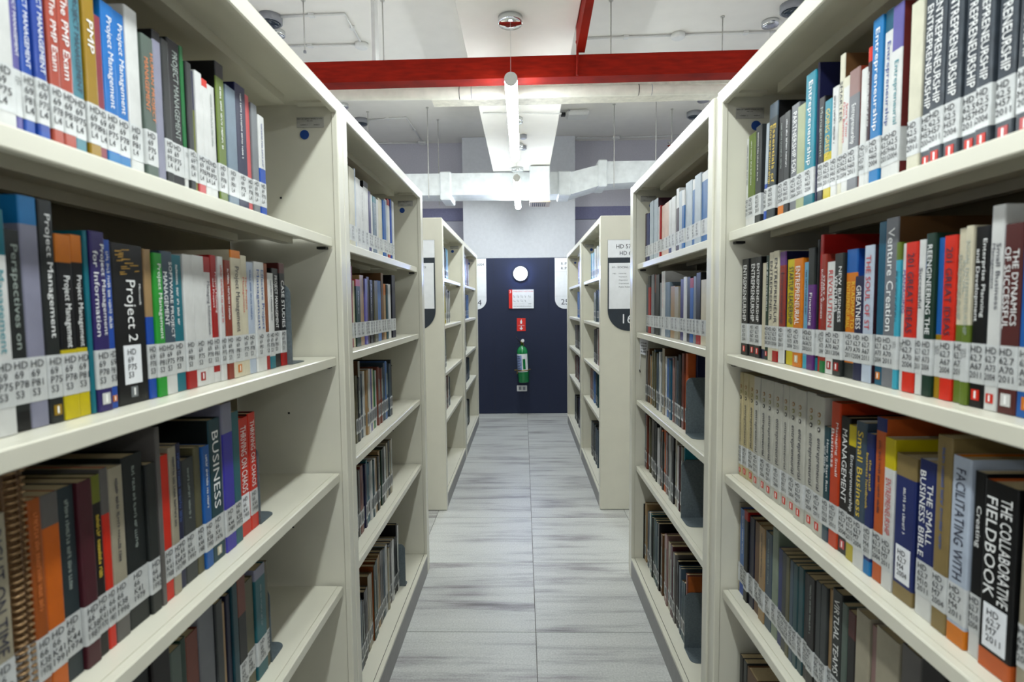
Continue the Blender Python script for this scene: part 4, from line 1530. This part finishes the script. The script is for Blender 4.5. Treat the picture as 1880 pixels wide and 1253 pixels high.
for (x, y, lab) in ((-1.338, 4.73, 'round junction box where conduits meet, near left ceiling'), (-1.339, 7.50, 'round junction box where conduits meet, far left ceiling'),
                    (1.282, 4.67, 'round junction box on the near right ceiling conduit'), (1.235, 7.42, 'round junction box on the far right ceiling conduit')):
    o = MB().lathe((x, y, 3.5285), [(.055, 0), (.055, -.03), (.045, -.038)], M_WHITEPLASTIC, 20).build('junction_box')
    tag(o, lab, 'junction box', 'ceiling junction boxes')
M_DKGLASS = mat('dark_lens', (40, 52, 66), .1, .05, 20, coat=.5)
for (x, y, lab) in ((-1.896, 4.27, 'round dark downlight on the near left ceiling'), (-1.893, 6.59, 'round dark downlight on the far left ceiling'),
                    (2.007, 4.26, 'round dark downlight on the near right ceiling'), (1.991, 6.54, 'round dark downlight on the far right ceiling')):
    r = empty('downlight', (x, y, 3.529))
    MB().lathe((0, 0, 0), [(.085, 0), (.085, -.05), (.078, -.054)], M_GREYPLASTIC, 28).build('housing', r)
    MB().lathe((0, 0, -.054), [(.074, 0), (.06, -.014), (.03, -.022)], M_DKGLASS, 28).build('lens', r)
    tag(r, lab, 'downlight', 'round ceiling downlights')
def rod(x, y, z0, lab, r_=.005):
    o = MB().tube([(x, y, 3.529), (x, y, z0)], r_, M_ROD, 8)
    o.lathe((x, y, 3.529), [(.016, 0), (.016, -.008)], M_ROD, 10)
    if z0 > 2.9: o.lathe((x, y, z0), [(.011, 0), (.011, .014)], M_GREYPLASTIC, 8)
    tag(o.build('hanging_rod'), lab, 'rod', 'thin hanging rods under the ceiling')
rod(-1.561, 4.06, 3.16, 'thin rod hanging left of the near ceiling conduit loop')
rod(-.997, 4.085, 2.95, 'long thin rod hanging between conduit loop and plaster beam')
rod(.653, 4.149, 2.95, 'thin rod hanging right of the plaster beam before the red beam')
rod(1.55, 4.41, 3.0, 'thin rod hanging over the right front bookcase')
rod(-1.745, 6.34, 3.2, 'short rod beside the far left downlight')
rod(-1.051, 6.24, 2.53, 'thin rod holding the white air duct, left of the pair')
rod(-.995, 6.645, 2.53, 'thin rod holding the white air duct, right of the pair')
rod(1.02, 6.24, 2.62, 'thin rod holding the stepped right part of the air duct')
rod(1.443, 6.08, 2.72, 'thin rod near the red sprinkler pipe, nearer one')
rod(1.703, 6.42, 2.96, 'thin rod just right of the red sprinkler pipe')
r = empty('wireless_access_point', (.635, 6.46, 3.529))
MB().bbox(-.125, .125, -.11, .11, -.062, 0, M_WHITEPLASTIC, .022).build('housing', r)
MB().box(-.11, -.09, -.1105, -.108, -.03, -.012, M_GREYPLASTIC).build('port', r)
MB().box(.012 - .20, .06 - .20, -.08, -.02, -.06, -.03, M_BLACK).build('plug', r)
tag(r, 'white rounded access point box on the ceiling right of the beam', 'access point')
for (y, lab) in ((4.93, 'small grey box under the plaster beam, nearer one'), (5.27, 'small grey box under the plaster beam, farther one')):
    o = MB().lathe((.012, y, 2.819), [(.03, 0), (.03, -.03), (.026, -.034)], M_GREYPLASTIC, 16).build('sensor')
    tag(o, lab, 'sensor', 'small sensors under the plaster beam')
o = MB().lathe((.03, 4.08, 2.819), [(.055, 0), (.05, -.025), (.03, -.035)], M_GREYPLASTIC, 20).build('smoke_detector')
tag(o, 'round detector under the plaster beam, mostly hidden behind the tube lamp', 'detector')
m = MB(); m.tube([(.306, 4.35, 2.80), (-.3, 4.35, 2.812)], .006, M_WHITEPLASTIC, 8); m.v = [(a, b_ , c_) for a, b_, c_ in m.v]
tag(m.build('electrical_conduit'), 'thin conduit crossing the underside of the plaster beam', 'conduit', 'thin conduits on the ceiling')
m = MB(); m.tube([(1.78, 6.80, 3.18), (1.78, 6.80, 2.6), (1.78, 7.59, 2.6)], .022, M_RED, 14); m.lathe((1.78, 6.80, 3.18), [(.03, -.04), (.03, 0), (.012, .01), (.012, .04), (.028, .045), (.028, .05)], M_RED, 14)
sp = m.build('sprinkler_pipe')
MB().lathe((1.78, 6.80, 3.23), [(.01, 0), (.01, .03), (.03, .034), (.03, .038)], M_ROD, 12).build('sprinkler_head', sp)
tag(sp, 'red upright sprinkler pipe above the right middle bookcase', 'pipe')
